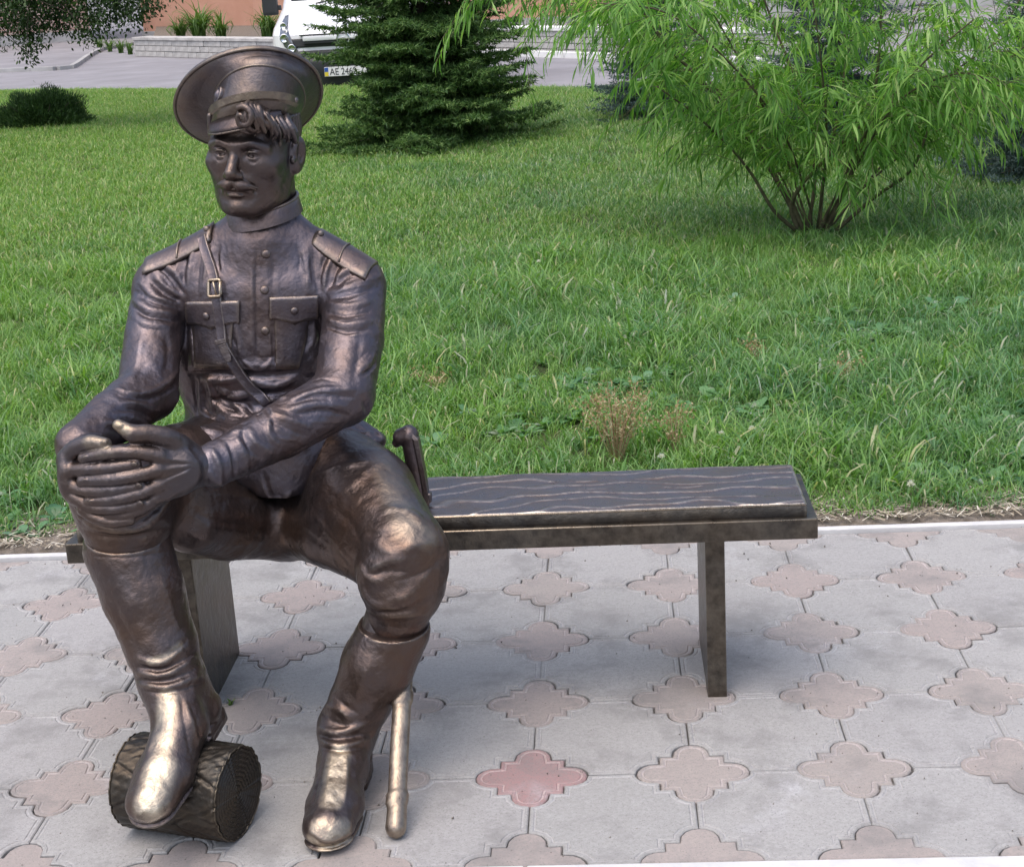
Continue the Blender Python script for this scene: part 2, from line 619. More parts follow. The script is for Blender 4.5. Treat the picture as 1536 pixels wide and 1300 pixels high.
def scatter(name, coll, pts, rots, scl, tint, label):
    """one object whose points carry tufts"""
    me = bpy.data.meshes.new(name)
    me.vertices.add(len(pts))
    me.vertices.foreach_set('co', np.ascontiguousarray(pts, dtype=np.float32).ravel())
    for nm, arr in (('rz', rots), ('sc', scl), ('tint', tint)):
        a = me.attributes.new(nm, 'FLOAT', 'POINT'); a.data.foreach_set('value', np.ascontiguousarray(arr, dtype=np.float32))
    o = bpy.data.objects.new(name, me)
    COL.objects.link(o)
    g = bpy.data.node_groups.new(name + '_scatter', 'GeometryNodeTree')
    g.interface.new_socket('Geometry', in_out='INPUT', socket_type='NodeSocketGeometry')
    g.interface.new_socket('Geometry', in_out='OUTPUT', socket_type='NodeSocketGeometry')
    nin, nout = g.nodes.new('NodeGroupInput'), g.nodes.new('NodeGroupOutput')
    m2p = g.nodes.new('GeometryNodeMeshToPoints')
    iop = g.nodes.new('GeometryNodeInstanceOnPoints')
    ci = g.nodes.new('GeometryNodeCollectionInfo')
    ci.inputs['Collection'].default_value = coll
    ci.inputs['Separate Children'].default_value = True
    ci.inputs['Reset Children'].default_value = True
    iop.inputs['Pick Instance'].default_value = True
    a1 = g.nodes.new('GeometryNodeInputNamedAttribute'); a1.data_type = 'FLOAT'; a1.inputs['Name'].default_value = 'rz'
    a2 = g.nodes.new('GeometryNodeInputNamedAttribute'); a2.data_type = 'FLOAT'; a2.inputs['Name'].default_value = 'sc'
    cx = g.nodes.new('ShaderNodeCombineXYZ')
    L = g.links.new
    L(nin.outputs[0], m2p.inputs[0]); L(m2p.outputs[0], iop.inputs['Points']); L(ci.outputs[0], iop.inputs['Instance'])
    L(a1.outputs[0], cx.inputs['Z']); L(cx.outputs[0], iop.inputs['Rotation']); L(a2.outputs[0], iop.inputs['Scale'])
    L(iop.outputs[0], nout.inputs[0])
    md = o.modifiers.new('scatter', 'NODES'); md.node_group = g
    tag(o, label, 'grass', kind='stuff')
    return o


C_NEAR = tuft_collection('near_tufts', [(64, 0.075, 0.030, 0.095, 0.0034, 1.25, 100 + k, 5) for k in range(5)] + [(26, 0.06, 0.06, 0.17, 0.0046, 1.6, 120 + k, 6) for k in range(3)] + [(10, 0.04, 0.10, 0.21, 0.0075, 1.9, 140 + k, 6) for k in range(2)])
C_FAR = tuft_collection('far_tufts', [(60, 0.14, 0.022, 0.080, 0.0055, 1.25, 200 + k, 3) for k in range(6)])


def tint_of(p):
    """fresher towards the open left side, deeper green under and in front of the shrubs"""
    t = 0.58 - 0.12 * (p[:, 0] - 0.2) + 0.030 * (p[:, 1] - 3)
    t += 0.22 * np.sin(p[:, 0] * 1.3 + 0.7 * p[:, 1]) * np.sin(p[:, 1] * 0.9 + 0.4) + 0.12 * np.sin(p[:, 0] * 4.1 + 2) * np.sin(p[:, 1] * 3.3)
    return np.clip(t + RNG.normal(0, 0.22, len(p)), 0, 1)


def lawn_points(n, ylo, yhi, keep):
    out = []
    y = RNG.uniform(0, 1, n); y = ylo + (yhi - ylo) * y
    half = np.minimum(0.70 * (y + 2.6) + 2.2, 13.0)                      # a wedge a good deal wider than the view
    x = RNG.uniform(-1, 1, n) * half - 0.066 * (y + 2.6) * 0.9
    ok = (y < np.array([lawn_far(a) for a in x]) - 0.25) & keep(x, y)
    x, y = x[ok], y[ok]
    z = np.array([lawn_z(a, b) for a, b in zip(x, y)])
    return np.stack([x, y, z - 0.004], 1)


def clumpy(p):
    q = np.sin(p[:, 0] * 3.7 + 1.3 * np.sin(p[:, 1] * 2.9)) * np.sin(p[:, 1] * 4.3 + 1.1 * np.sin(p[:, 0] * 2.1)) + 0.5 * np.sin(p[:, 0] * 9 + 2) * np.sin(p[:, 1] * 8.1)
    return np.clip(0.86 + 0.34 * q + RNG.normal(0, 0.16, len(p)), 0.42, 1.65)


edge = lambda x, y: y > 1.37 + 0.06 * np.sin(x * 5.1) + 0.05 * np.sin(x * 13.7 + 1) - 0.05 * np.clip(x, 0, 1)
gp = lawn_points(22000, 1.3, 5.2, edge)
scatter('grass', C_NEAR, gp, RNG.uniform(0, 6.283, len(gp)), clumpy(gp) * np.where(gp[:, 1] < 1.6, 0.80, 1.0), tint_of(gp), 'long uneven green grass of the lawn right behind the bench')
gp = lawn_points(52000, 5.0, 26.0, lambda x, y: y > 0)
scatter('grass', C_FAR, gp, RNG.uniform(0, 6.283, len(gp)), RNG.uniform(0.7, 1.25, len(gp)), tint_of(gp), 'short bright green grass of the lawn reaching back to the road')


# broad-leaved weeds between the blades, thickest right of the bench; dead straw on the bare earth
def weed_mesh(seed, n=11):
    r = np.random.default_rng(seed)
    V, F = [], []
    for i in range(n):
        a = 6.283 * i / n + r.normal(0, 0.25); L = r.uniform(0.035, 0.085); w = L * r.uniform(0.28, 0.45); el = r.uniform(0.25, 1.0)
        d = np.array([math.cos(a) * math.cos(el), math.sin(a) * math.cos(el), math.sin(el)]); s = np.array([-math.sin(a), math.cos(a), 0])
        b0 = len(V)
        for t, q in ((0, 0.08), (0.3, 0.8), (0.6, 1.0), (0.85, 0.6), (1.0, 0.05)):
            p = d * L * t + np.array([0, 0, -0.5 * L * t * t * math.sin(el)])
            V += [p + s * w * q / 2 + np.array([0, 0, 0.12 * w * q]), p - s * w * q / 2 + np.array([0, 0, 0.12 * w * q])]
        F += [(b0 + 2 * k, b0 + 2 * k + 1, b0 + 2 * k + 3, b0 + 2 * k + 2) for k in range(4)]
    me = mesh_np(np.array(V), np.array(F), 'weed', smooth=True)
    me.materials.append(M_GRASS)
    return me


C_WEED = bpy.data.collections.new('weed_tufts')
for k in range(5): C_WEED.objects.link(bpy.data.objects.new('weed', weed_mesh(300 + k, 9 + k)))
wp = lawn_points(4600, 1.30, 4.0, lambda x, y: (y > 1.33) & (np.sin(x * 2.3 + 1) * np.sin(y * 3.1) + 0.55 * np.clip(x - 0.3, 0, 1.2) - 0.25 * (y - 1.3) + RNG.normal(0, 0.35, len(x)) > 0.25))
scatter('weeds', C_WEED, wp + np.array([0, 0, 0.01]), RNG.uniform(0, 6.283, len(wp)), RNG.uniform(0.5, 1.15, len(wp)), RNG.uniform(0.0, 0.35, len(wp)), 'low broad-leaved weeds mixed into the grass behind the bench')


def straw_mat():
    m, nt, b = new_mat('straw')
    geo = N(nt, 'ShaderNodeNewGeometry')
    nt.links.new(ramp(nt, geo.outputs['Random Per Island'], [(0, (0.20, 0.16, 0.11)), (0.5, (0.38, 0.33, 0.25)), (1, (0.60, 0.56, 0.48))]).outputs[0], b.inputs['Base Color'])
    b.inputs['Roughness'].default_value = 0.8
    return m


def litter():
    r = np.random.default_rng(77)
    n = 9000
    x = r.uniform(-4, 4, n); y = 1.235 + np.abs(r.normal(0, 0.10, n)); z = np.full(n, 0.020) + r.uniform(0, 0.012, n)
    a = r.uniform(0, 6.283, n); L = r.uniform(0.006, 0.045, n); w = r.uniform(0.0012, 0.004, n)
    d = np.stack([np.cos(a), np.sin(a), r.normal(0, 0.15, n)], 1); s = np.stack([-np.sin(a), np.cos(a), r.normal(0, 0.3, n)], 1)
    c = np.stack([x, y, z], 1)
    V = np.stack([c - d * L[:, None] / 2 - s * w[:, None] / 2, c + d * L[:, None] / 2 - s * w[:, None] / 2, c + d * L[:, None] / 2 + s * w[:, None] / 2, c - d * L[:, None] / 2 + s * w[:, None] / 2], 1).reshape(-1, 3)
    o = link('straw_litter', mesh_np(V, np.arange(4 * n).reshape(n, 4), 'straw_litter'), straw_mat())
    tag(o, 'dead straw and crumbs scattered on the bare earth beside the kerb', 'litter', kind='stuff')


litter()
# ------------------------------------------------------------------ sculpting toolkit: distance fields turned into meshes
def V3(p): return np.array([p[0], p[1], p[2]], dtype=np.float32)


class Field:
    def __init__(self, lo, hi, h):
        self.lo = np.array(lo, dtype=np.float32)
        self.h = h
        self.n = np.ceil((np.array(hi) - self.lo) / h).astype(int) + 1
        self.D = np.full(tuple(self.n), 0.25, dtype=np.float32)
        self.ax = [self.lo[k] + h * np.arange(self.n[k], dtype=np.float32) for k in range(3)]

    def box(self, lo, hi):
        a = np.clip(np.floor((np.array(lo) - self.lo) / self.h).astype(int), 0, self.n)
        b = np.clip(np.ceil((np.array(hi) - self.lo) / self.h).astype(int) + 1, 0, self.n)
        if (b - a <= 0).any(): return None, None
        s = tuple(slice(a[k], b[k]) for k in range(3))
        P = [self.ax[0][s[0]][:, None, None], self.ax[1][s[1]][None, :, None], self.ax[2][s[2]][None, None, :]]
        return s, P

    def _merge(self, s, d, k, op):
        A = self.D[s]
        if op == 'add':
            if k <= 0: self.D[s] = np.minimum(A, d)
            else:
                h = np.clip(0.5 + 0.5 * (d - A) / k, 0, 1)
                self.D[s] = d + (A - d) * h - k * h * (1 - h)
        else:
            d = -d
            if k <= 0: self.D[s] = np.maximum(A, d)
            else:
                h = np.clip(0.5 - 0.5 * (d - A) / k, 0, 1)
                self.D[s] = d + (A - d) * h + k * h * (1 - h)

    def ell(self, c, r, k=0.02, R=None, op='add'):
        c = V3(c); r = np.array(r, dtype=np.float32)
        m = (float(r.max()) if R is not None else r) + k + 0.02
        s, P = self.box(c - m, c + m)
        if s is None: return self
        q = [P[i] - c[i] for i in range(3)]
        if R is not None:
            R = np.array(R, dtype=np.float32)       # rows: local axes
            q = [q[0] * R[i, 0] + q[1] * R[i, 1] + q[2] * R[i, 2] for i in range(3)]
        k0 = np.sqrt(sum((q[i] / r[i]) ** 2 for i in range(3)))
        k1 = np.sqrt(sum((q[i] / r[i] ** 2) ** 2 for i in range(3))) + 1e-6
        self._merge(s, k0 * (k0 - 1) / k1, k, op)
        return self

    def seg(self, a, b, ra, rb, k=0.02, op='add', flat=None):
        """tapered capsule; flat = (axis vector, factor) squeezes it along an axis"""
        a = V3(a); b = V3(b)
        m = max(ra, rb) * (1.0 if flat is None else max(1, flat[1])) + k + 0.02
        s, P = self.box(np.minimum(a, b) - m, np.maximum(a, b) + m)
        if s is None: return self
        d = b - a
        L2 = float(d @ d) + 1e-12
        q = [P[i] - a[i] for i in range(3)]
        t = np.clip((q[0] * d[0] + q[1] * d[1] + q[2] * d[2]) / L2, 0, 1)
        e = [q[i] - t * d[i] for i in range(3)]
        if flat is not None:
            ax = V3(flat[0]); ax = ax / np.linalg.norm(ax)
            dot = e[0] * ax[0] + e[1] * ax[1] + e[2] * ax[2]
            g = 1.0 / flat[1] - 1.0
            e = [e[i] + dot * ax[i] * g for i in range(3)]
        dist = np.sqrt(e[0] ** 2 + e[1] ** 2 + e[2] ** 2) - (ra + (rb - ra) * t)
        self._merge(s, dist, k, op)
        return self

    def chain(self, pts, rad, k=0.02, op='add', inner=None, flat=None):
        """a bent tapered tube, its own joints blended, then merged"""
        pts = [V3(p) for p in pts]
        A = np.array(pts)
        m = max(rad) * (1.0 if flat is None else max(1, flat[1])) + k + 0.02
        s, P = self.box(A.min(0) - m, A.max(0) + m)
        if s is None: return self
        D = None
        for i in range(len(pts) - 1):
            a, b = pts[i], pts[i + 1]
            d = b - a
            L2 = float(d @ d) + 1e-12
            q = [P[j] - a[j] for j in range(3)]
            t = np.clip((q[0] * d[0] + q[1] * d[1] + q[2] * d[2]) / L2, 0, 1)
            e = [q[j] - t * d[j] for j in range(3)]
            if flat is not None:
                ax = V3(flat[0]); ax = ax / np.linalg.norm(ax)
                dot = e[0] * ax[0] + e[1] * ax[1] + e[2] * ax[2]
                g = 1.0 / flat[1] - 1.0
                e = [e[j] + dot * ax[j] * g for j in range(3)]
            dist = np.sqrt(e[0] ** 2 + e[1] ** 2 + e[2] ** 2) - (rad[i] + (rad[i + 1] - rad[i]) * t)
            if D is None: D = dist
            elif inner:
                h = np.clip(0.5 + 0.5 * (dist - D) / inner, 0, 1)
                D = dist + (D - dist) * h - inner * h * (1 - h)
            else: D = np.minimum(D, dist)
        self._merge(s, D, k, op)
        return self

    def rbox(self, c, half, r=0.004, k=0.004, R=None, op='add'):
        c = V3(c); half = np.array(half, dtype=np.float32)
        m = float(np.linalg.norm(half)) + r + k + 0.01
        s, P = self.box(c - m, c + m)
        if s is None: return self
        q = [P[i] - c[i] for i in range(3)]
        if R is not None:
            R = np.array(R, dtype=np.float32)
            q = [q[0] * R[i, 0] + q[1] * R[i, 1] + q[2] * R[i, 2] for i in range(3)]
        g = [np.abs(q[i]) - half[i] + r for i in range(3)]
        d = np.sqrt(sum(np.maximum(x, 0) ** 2 for x in g)) + np.minimum(np.maximum(np.maximum(g[0], g[1]), g[2]), 0) - r
        self._merge(s, d, k, op)
        return self

    def half(self, p, nrm, k=0.004):
        """cut away what lies on the side the normal points to"""
        p = V3(p); nrm = V3(nrm); nrm = nrm / np.linalg.norm(nrm)
        X, Y, Z = np.meshgrid(*self.ax, indexing='ij', sparse=True)
        d = (X - p[0]) * nrm[0] + (Y - p[1]) * nrm[1] + (Z - p[2]) * nrm[2]
        self.D = np.maximum(self.D, d).astype(np.float32)
        return self

    def ridge(self, pts, w, h, taper=True, amp=None):
        """raise (h>0) or press in (h<0) the surface along a curve"""
        pts = np.array([V3(p) for p in pts])
        if len(pts) < 2: return self
        m = 2.6 * w
        s, P = self.box(pts.min(0) - m, pts.max(0) + m)
        if s is None: return self
        L = np.concatenate([[0], np.cumsum(np.linalg.norm(np.diff(pts, axis=0), axis=1))])
        L /= max(L[-1], 1e-6)
        if amp is None:
            amp = np.minimum(1, np.minimum(L, 1 - L) * 4 + 0.05) if taper else np.ones(len(pts))
        best = None
        for i in range(len(pts) - 1):
            a, b = pts[i], pts[i + 1]
            d = b - a
            L2 = float(d @ d) + 1e-12
            q = [P[j] - a[j] for j in range(3)]
            t = np.clip((q[0] * d[0] + q[1] * d[1] + q[2] * d[2]) / L2, 0, 1)
            e2 = sum((q[j] - t * d[j]) ** 2 for j in range(3))
            am = amp[i] + (amp[i + 1] - amp[i]) * t
            if best is None: best, ba = e2, am
            else:
                mk = e2 < best
                best = np.where(mk, e2, best); ba = np.where(mk, am, ba)
        q = np.sqrt(best) / w
        prof = (0.45 * np.exp(-q * q) + 0.55 * np.exp(-1.9 * q)) if h > 0 else np.exp(-1.7 * q)     # crisp crest, sharp crease
        self.D[s] -= (h * ba * prof).astype(np.float32)
        return self

    def sample(self, Q):
        g = (Q - self.lo) / self.h
        i = np.floor(g).astype(int)
        ok = ((i >= 0) & (i < self.n - 1)).all(-1)
        i = np.clip(i, 0, self.n - 2)
        f = np.clip(g - i, 0, 1)
        out = 0
        for a in (0, 1):
            for b in (0, 1):
                for c in (0, 1):
                    w = (f[..., 0] if a else 1 - f[..., 0]) * (f[..., 1] if b else 1 - f[..., 1]) * (f[..., 2] if c else 1 - f[..., 2])
                    out = out + w * self.D[i[..., 0] + a, i[..., 1] + b, i[..., 2] + c]
        return np.where(ok, out, 0.25)

    def cast(self, org, dirs):
        """first hit of each ray; returns points (nan when missed)"""
        org = np.atleast_2d(np.array(org, dtype=np.float64)); dirs = np.atleast_2d(np.array(dirs, dtype=np.float64))
        dirs = dirs / np.linalg.norm(dirs, axis=1, keepdims=True)
        org = np.broadcast_to(org, dirs.shape)
        hi = self.lo + self.h * (self.n - 1)
        with np.errstate(divide='ignore', invalid='ignore'):
            t1 = (self.lo - org) / dirs; t2 = (hi - org) / dirs
        ta = np.nanmax(np.minimum(t1, t2), axis=1); tb = np.nanmin(np.maximum(t1, t2), axis=1)
        out = np.full(dirs.shape, np.nan)
        st = self.h * 0.5
        for k in range(len(dirs)):
            if tb[k] <= max(ta[k], 0): continue
            ts = np.arange(max(ta[k], 0), tb[k], st)
            d = self.sample(org[k] + ts[:, None] * dirs[k])
            w = np.nonzero(d < 0)[0]
            if len(w) == 0 or w[0] == 0: continue
            j = w[0]
            f = d[j - 1] / (d[j - 1] - d[j] + 1e-9)
            out[k] = org[k] + (ts[j - 1] + f * st) * dirs[k]
        return out

    def grad(self, Q):
        e = self.h * 1.5
        g = np.stack([self.sample(Q + np.array(v) * e) - self.sample(Q - np.array(v) * e)
                      for v in ((1, 0, 0), (0, 1, 0), (0, 0, 1))], -1)
        return g / (np.linalg.norm(g, axis=-1, keepdims=True) + 1e-9)

    def smooth(self, it=1):
        for _ in range(it):
            for ax in range(3):
                D = self.D
                self.D = D.copy()
                a = [slice(None)] * 3; b = [slice(None)] * 3; c = [slice(None)] * 3
                a[ax] = slice(0, -2); b[ax] = slice(1, -1); c[ax] = slice(2, None)
                self.D[tuple(b)] = 0.25 * D[tuple(a)] + 0.5 * D[tuple(b)] + 0.25 * D[tuple(c)]
        return self

    def mesh(self):
        """surface nets"""
        D = self.D
        D[0] = D[-1] = 0.1; D[:, 0] = D[:, -1] = 0.1; D[:, :, 0] = D[:, :, -1] = 0.1
        S = D < 0
        nx, ny, nz = D.shape
        cnt = np.zeros((nx - 1, ny - 1, nz - 1), dtype=np.int8)
        for a in (0, 1):
            for b in (0, 1):
                for c in (0, 1):
                    cnt += S[a:nx - 1 + a, b:ny - 1 + b, c:nz - 1 + c]
        act = (cnt > 0) & (cnt < 8)
        ci = np.argwhere(act)
        idx = np.full(act.shape, -1, dtype=np.int32)
        idx[act] = np.arange(len(ci), dtype=np.int32)
        acc = np.zeros((len(ci), 3), dtype=np.float32); num = np.zeros(len(ci), dtype=np.float32)
        cor = [(a, b, c) for a in (0, 1) for b in (0, 1) for c in (0, 1)]
        vals = {co: D[ci[:, 0] + co[0], ci[:, 1] + co[1], ci[:, 2] + co[2]] for co in cor}
        for p in cor:
            for ax in range(3):
                if p[ax]: continue
                q = tuple(1 if k == ax else p[k] for k in range(3))
                v0, v1 = vals[p], vals[q]
                cr = (v0 < 0) != (v1 < 0)
                t = np.where(cr, v0 / np.where(cr, v0 - v1, 1), 0)
                pt = np.tile(np.array(p, dtype=np.float32), (len(ci), 1)); pt[:, ax] += t
                acc += np.where(cr[:, None], pt, 0); num += cr
        vert = self.lo + self.h * (ci + acc / np.maximum(num, 1)[:, None])
        faces = []
        for ax in range(3):
            u, w = (ax + 1) % 3, (ax + 2) % 3
            sl0 = [slice(1, -1)] * 3; sl1 = [slice(1, -1)] * 3
            sl0[ax] = slice(0, -1); sl1[ax] = slice(1, None)
            A = S[tuple(sl0)]; B = S[tuple(sl1)]
            off = np.array([1, 1, 1]); off[ax] = 0
            for flip, M in ((False, A & ~B), (True, ~A & B)):
                e = np.argwhere(M) + off
                if len(e) == 0: continue
                du = np.zeros(3, int); du[u] = 1
                dw = np.zeros(3, int); dw[w] = 1
                c00 = idx[tuple((e - du - dw).T)]; c10 = idx[tuple((e - dw).T)]
                c11 = idx[tuple(e.T)]; c01 = idx[tuple((e - du).T)]
                q = np.stack([c00, c10, c11, c01], 1)
                faces.append(q[:, ::-1] if flip else q)
        return vert, np.concatenate(faces).astype(np.int32)


def pixdir(pts):
    pts = np.atleast_2d(np.array(pts, dtype=np.float64))
    F, R, U = np.array(CAM_F), np.array(CAM_R), np.array(CAM_U)
    return F + (pts[:, :1] - 768) / FOCAL * R - (pts[:, 1:2] - 650) / FOCAL * U


def densify(poly, step):
    poly = np.array(poly, dtype=np.float64)
    out = [poly[0]]
    for a, b in zip(poly[:-1], poly[1:]):
        n = max(1, int(np.linalg.norm(b - a) / step))
        for k in range(1, n + 1): out.append(a + (b - a) * k / n)
    return np.array(out)


def catmull(poly, per=6):
    P = np.array(poly, dtype=np.float64)
    if len(P) < 3: return densify(P, max(np.linalg.norm(P[-1] - P[0]) / per, 1e-6))
    Q = np.vstack([2 * P[0] - P[1], P, 2 * P[-1] - P[-2]])
    out = []
    for i in range(1, len(Q) - 2):
        for k in range(per):
            t = k / per
            a, b, c, d = Q[i - 1], Q[i], Q[i + 1], Q[i + 2]
            out.append(0.5 * (2 * b + (c - a) * t + (2 * a - 5 * b + 4 * c - d) * t * t + (3 * b - a - 3 * c + d) * t ** 3))
    out.append(P[-1])
    return np.array(out)


def onto(field, poly, per=6, smooth=True):
    """a curve drawn as seen in the photograph, laid on the surface of a field"""
    q = catmull(poly, per) if smooth else densify(poly, 5)
    h = field.cast(np.array(CAM_C), pixdir(q))
    return h[~np.isnan(h[:, 0])]


def stroke(field, poly, w, h, taper=True, per=5):
    """one sculpted fold: ridge (h>0) or crease (h<0), sizes in millimetres"""
    p = onto(field, poly, per)
    if len(p) < 2: return
    # drop jumps across gaps
    d = np.linalg.norm(np.diff(p, axis=0), axis=1)
    cut = np.nonzero(d > 0.05)[0]
    for seg in np.split(p, cut + 1):
        if len(seg) > 1: field.ridge(seg, w / 1000.0, h / 1000.0, taper)


def set_wear(me, v, spots):
    """metal rubbed bright by hands: spots are (point a, point b, radius, amount)"""
    w = np.zeros(len(v), dtype=np.float32)
    for a, b, r, s in spots:
        a = np.array(a, dtype=np.float64); b = np.array(b, dtype=np.float64); d = b - a
        t = np.clip(((v - a) @ d) / (d @ d + 1e-12), 0, 1)
        e = np.linalg.norm(v - a - t[:, None] * d, axis=1)
        w = np.maximum(w, s * np.clip(1.6 - 1.6 * e / r, 0, 1))
    at_ = me.attributes.new('wear', 'FLOAT', 'POINT')
    at_.data.foreach_set('value', w.astype(np.float32))


def lumpy(v, f, amp):
    """the slightly uneven skin of hand-modelled wax"""
    if amp <= 0: return v
    a, b, c = v[f[:, 0]], v[f[:, 1]], v[f[:, 2]]
    fn = np.cross(b - a, c - a)
    nr = np.zeros_like(v)
    for k in range(f.shape[1]): np.add.at(nr, f[:, k], fn)
    nr /= np.linalg.norm(nr, axis=1, keepdims=True) + 1e-12
    x, y, z = v[:, 0], v[:, 1], v[:, 2]
    q = np.zeros(len(v))
    for s, w in ((55, 1.0), (103, 0.7), (197, 0.45), (370, 0.28)):
        q += w * (np.sin(s * x + 1.7 * np.sin(s * 0.61 * y + 0.3 * s * z)) * np.sin(s * 0.93 * z + 1.3 * np.sin(s * 0.7 * x)) + 0.6 * np.sin(s * (0.6 * x + 0.7 * y - 0.5 * z) + 2.0 * np.sin(s * 0.4 * z)))
    return v + nr * (amp * q)[:, None]


def field_object(name, field, mat, parent, xf=None, spots=(), lump=0.00055):
    v, f = field.mesh()
    if xf is not None:
        M = np.array(xf)
        v = v @ M[:3, :3].T + M[:3, 3]
        if np.linalg.det(M[:3, :3]) < 0: f = f[:, ::-1]
    v = lumpy(v, f, lump)
    me = mesh_np(v, f, name, smooth=True)
    if spots: set_wear(me, v, spots)
    return link(name, me, mat, parent)


def patch(field, corners, nu, nv, lift, thick, shape=None, sag=None):
    """a thin solid sheet laid on a field; corners are photograph points, in order; returns verts, faces"""
    c = np.array(corners, dtype=np.float64)
    uu, vv = np.meshgrid(np.linspace(0, 1, nu), np.linspace(0, 1, nv))
    if shape is not None: uu, vv = shape(uu, vv)
    q = ((1 - uu) * (1 - vv))[..., None] * c[0] + (uu * (1 - vv))[..., None] * c[1] + (uu * vv)[..., None] * c[2] + ((1 - uu) * vv)[..., None] * c[3]
    return q


def sheet_solid(grid, nrm, lift, thick):
    """grid (nv,nu,3) of points, raised by lift along nrm with given thickness"""
    nv, nu = grid.shape[:2]
    top = grid + nrm * (lift + thick); bot = grid + nrm * (lift - 0.004)
    v = np.concatenate([top.reshape(-1, 3), bot.reshape(-1, 3)])
    o = nu * nv
    f = []
    for j in range(nv - 1):
        for i in range(nu - 1):
            a = j * nu + i
            f.append((a, a + 1, a + nu + 1, a + nu))
            f.append((o + a, o + a + nu, o + a + nu + 1, o + a + 1))
    for i in range(nu - 1):
        f.append((i + 1, i, o + i, o + i + 1))
        a = (nv - 1) * nu + i
        f.append((a, a + 1, o + a + 1, o + a))
    for j in range(nv - 1):
        a = j * nu
        f.append((a, a + nu, o + a + nu, o + a))
        a = j * nu + nu - 1
        f.append((a + nu, a, o + a, o + a + nu))
    return v, f
# ------------------------------------------------------------------ bronze
def bronze_mat(name, base=(0.115, 0.103, 0.122), worn=(0.48, 0.40, 0.31), dark=(0.026, 0.021, 0.020), wear=0.5,
               rough=0.36, edge_hi=0.60, grain=True):
    m, nt, b = new_mat(name)
    geo = N(nt, 'ShaderNodeNewGeometry')
    tc = N(nt, 'ShaderNodeTexCoord')
    n1 = noise(nt, 9, 5, 0.6, tc.outputs['Object'])
    n2 = noise(nt, 46, 4, 0.6, tc.outputs['Object'])
    n3 = noise(nt, 240, 3, 0.6, tc.outputs['Object'])
    c1 = mixc(nt, ramp(nt, n1.outputs[0], [(0.36, (0, 0, 0)), (0.66, (1, 1, 1))]).outputs[0], base, (base[0] * 1.12, base[1] * 0.92, base[2] * 0.72))
    cav = ramp(nt, geo.outputs['Pointiness'], [(0.40, (1, 1, 1)), (0.492, (0, 0, 0))])  # recess patina that also paints crease shade into the colour
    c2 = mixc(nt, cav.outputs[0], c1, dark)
    edge = ramp(nt, geo.outputs['Pointiness'], [(0.510, (0, 0, 0)), (edge_hi, (1, 1, 1))])
    er = N(nt, 'ShaderNodeMath', operation='MULTIPLY')
    nt.links.new(edge.outputs[0], er.inputs[0])
    rn = ramp(nt, n2.outputs[0], [(0.30, (0.25, 0.25, 0.25)), (0.65, (1, 1, 1))])
    nt.links.new(rn.outputs[0], er.inputs[1])
    em = N(nt, 'ShaderNodeMath', operation='MULTIPLY'); em.inputs[1].default_value = wear
    nt.links.new(er.outputs[0], em.inputs[0])
    c3 = mixc(nt, em.outputs[0], c2, worn)
    at_ = N(nt, 'ShaderNodeAttribute', attribute_name='wear')
    wn = ramp(nt, n2.outputs[0], [(0.30, (0.35, 0.35, 0.35)), (0.60, (1, 1, 1))])
    wm = N(nt, 'ShaderNodeMath', operation='MULTIPLY', use_clamp=True)
    nt.links.new(at_.outputs['Fac'], wm.inputs[0]); nt.links.new(wn.outputs[0], wm.inputs[1])
    c4 = mixc(nt, wm.outputs[0], c3, worn)
    nt.links.new(c4, b.inputs['Base Color'])
    b.inputs['Metallic'].default_value = 0.84
    rr = ramp(nt, n2.outputs[0], [(0.25, (rough - 0.08,) * 3), (0.75, (rough + 0.12,) * 3)])
    nt.links.new(rr.outputs[0], b.inputs['Roughness'])
    if grain:
        bp = bump(nt, b, n2.outputs[0], 0.35, 0.006)
        bump(nt, b, n3.outputs[0], 0.30, 0.0016, bp)
    return m


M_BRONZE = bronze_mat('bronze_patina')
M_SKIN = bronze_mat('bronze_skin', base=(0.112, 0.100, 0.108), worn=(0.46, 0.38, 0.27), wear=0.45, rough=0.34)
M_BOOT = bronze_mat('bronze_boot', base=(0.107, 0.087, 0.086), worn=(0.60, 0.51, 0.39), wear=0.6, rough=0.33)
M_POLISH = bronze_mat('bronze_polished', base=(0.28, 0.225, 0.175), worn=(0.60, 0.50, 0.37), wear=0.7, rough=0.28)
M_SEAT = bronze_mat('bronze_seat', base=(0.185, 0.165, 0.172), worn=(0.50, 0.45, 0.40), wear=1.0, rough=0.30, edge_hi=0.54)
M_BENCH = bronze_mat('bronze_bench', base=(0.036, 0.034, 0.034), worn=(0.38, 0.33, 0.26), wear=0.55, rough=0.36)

STATUE = empty('soldier_statue', (0, 0, 0))
tag(STATUE, 'dark bronze statue of a seated moustached soldier in peaked cap and high boots', 'statue')

# ------------------------------------------------------------------ joints
J = dict(
    pelvis=at(405, 655, 0.40), belly=at(396, 560, 0.42), chest=at(392, 440, 0.425), neck=at(398, 338, 0.405),
    shR=at(243, 432, 0.40), elR=at(221, 588, 0.235), wrR=at(118, 666, 0.015),
    shL=at(533, 432, 0.385), elL=at(515, 592, 0.205), wrL=at(322, 697, 0.005),
    hipR=at(345, 690, 0.40), knR=at(180, 742, -0.005), hipL=at(480, 690, 0.40), knL=at(606, 828, 0.045),
    anR=at(258, 1015, -0.085), anL=at(522, 1090, 0.000))


def mid(a, b, t=0.5): return Vector(a).lerp(Vector(b), t)


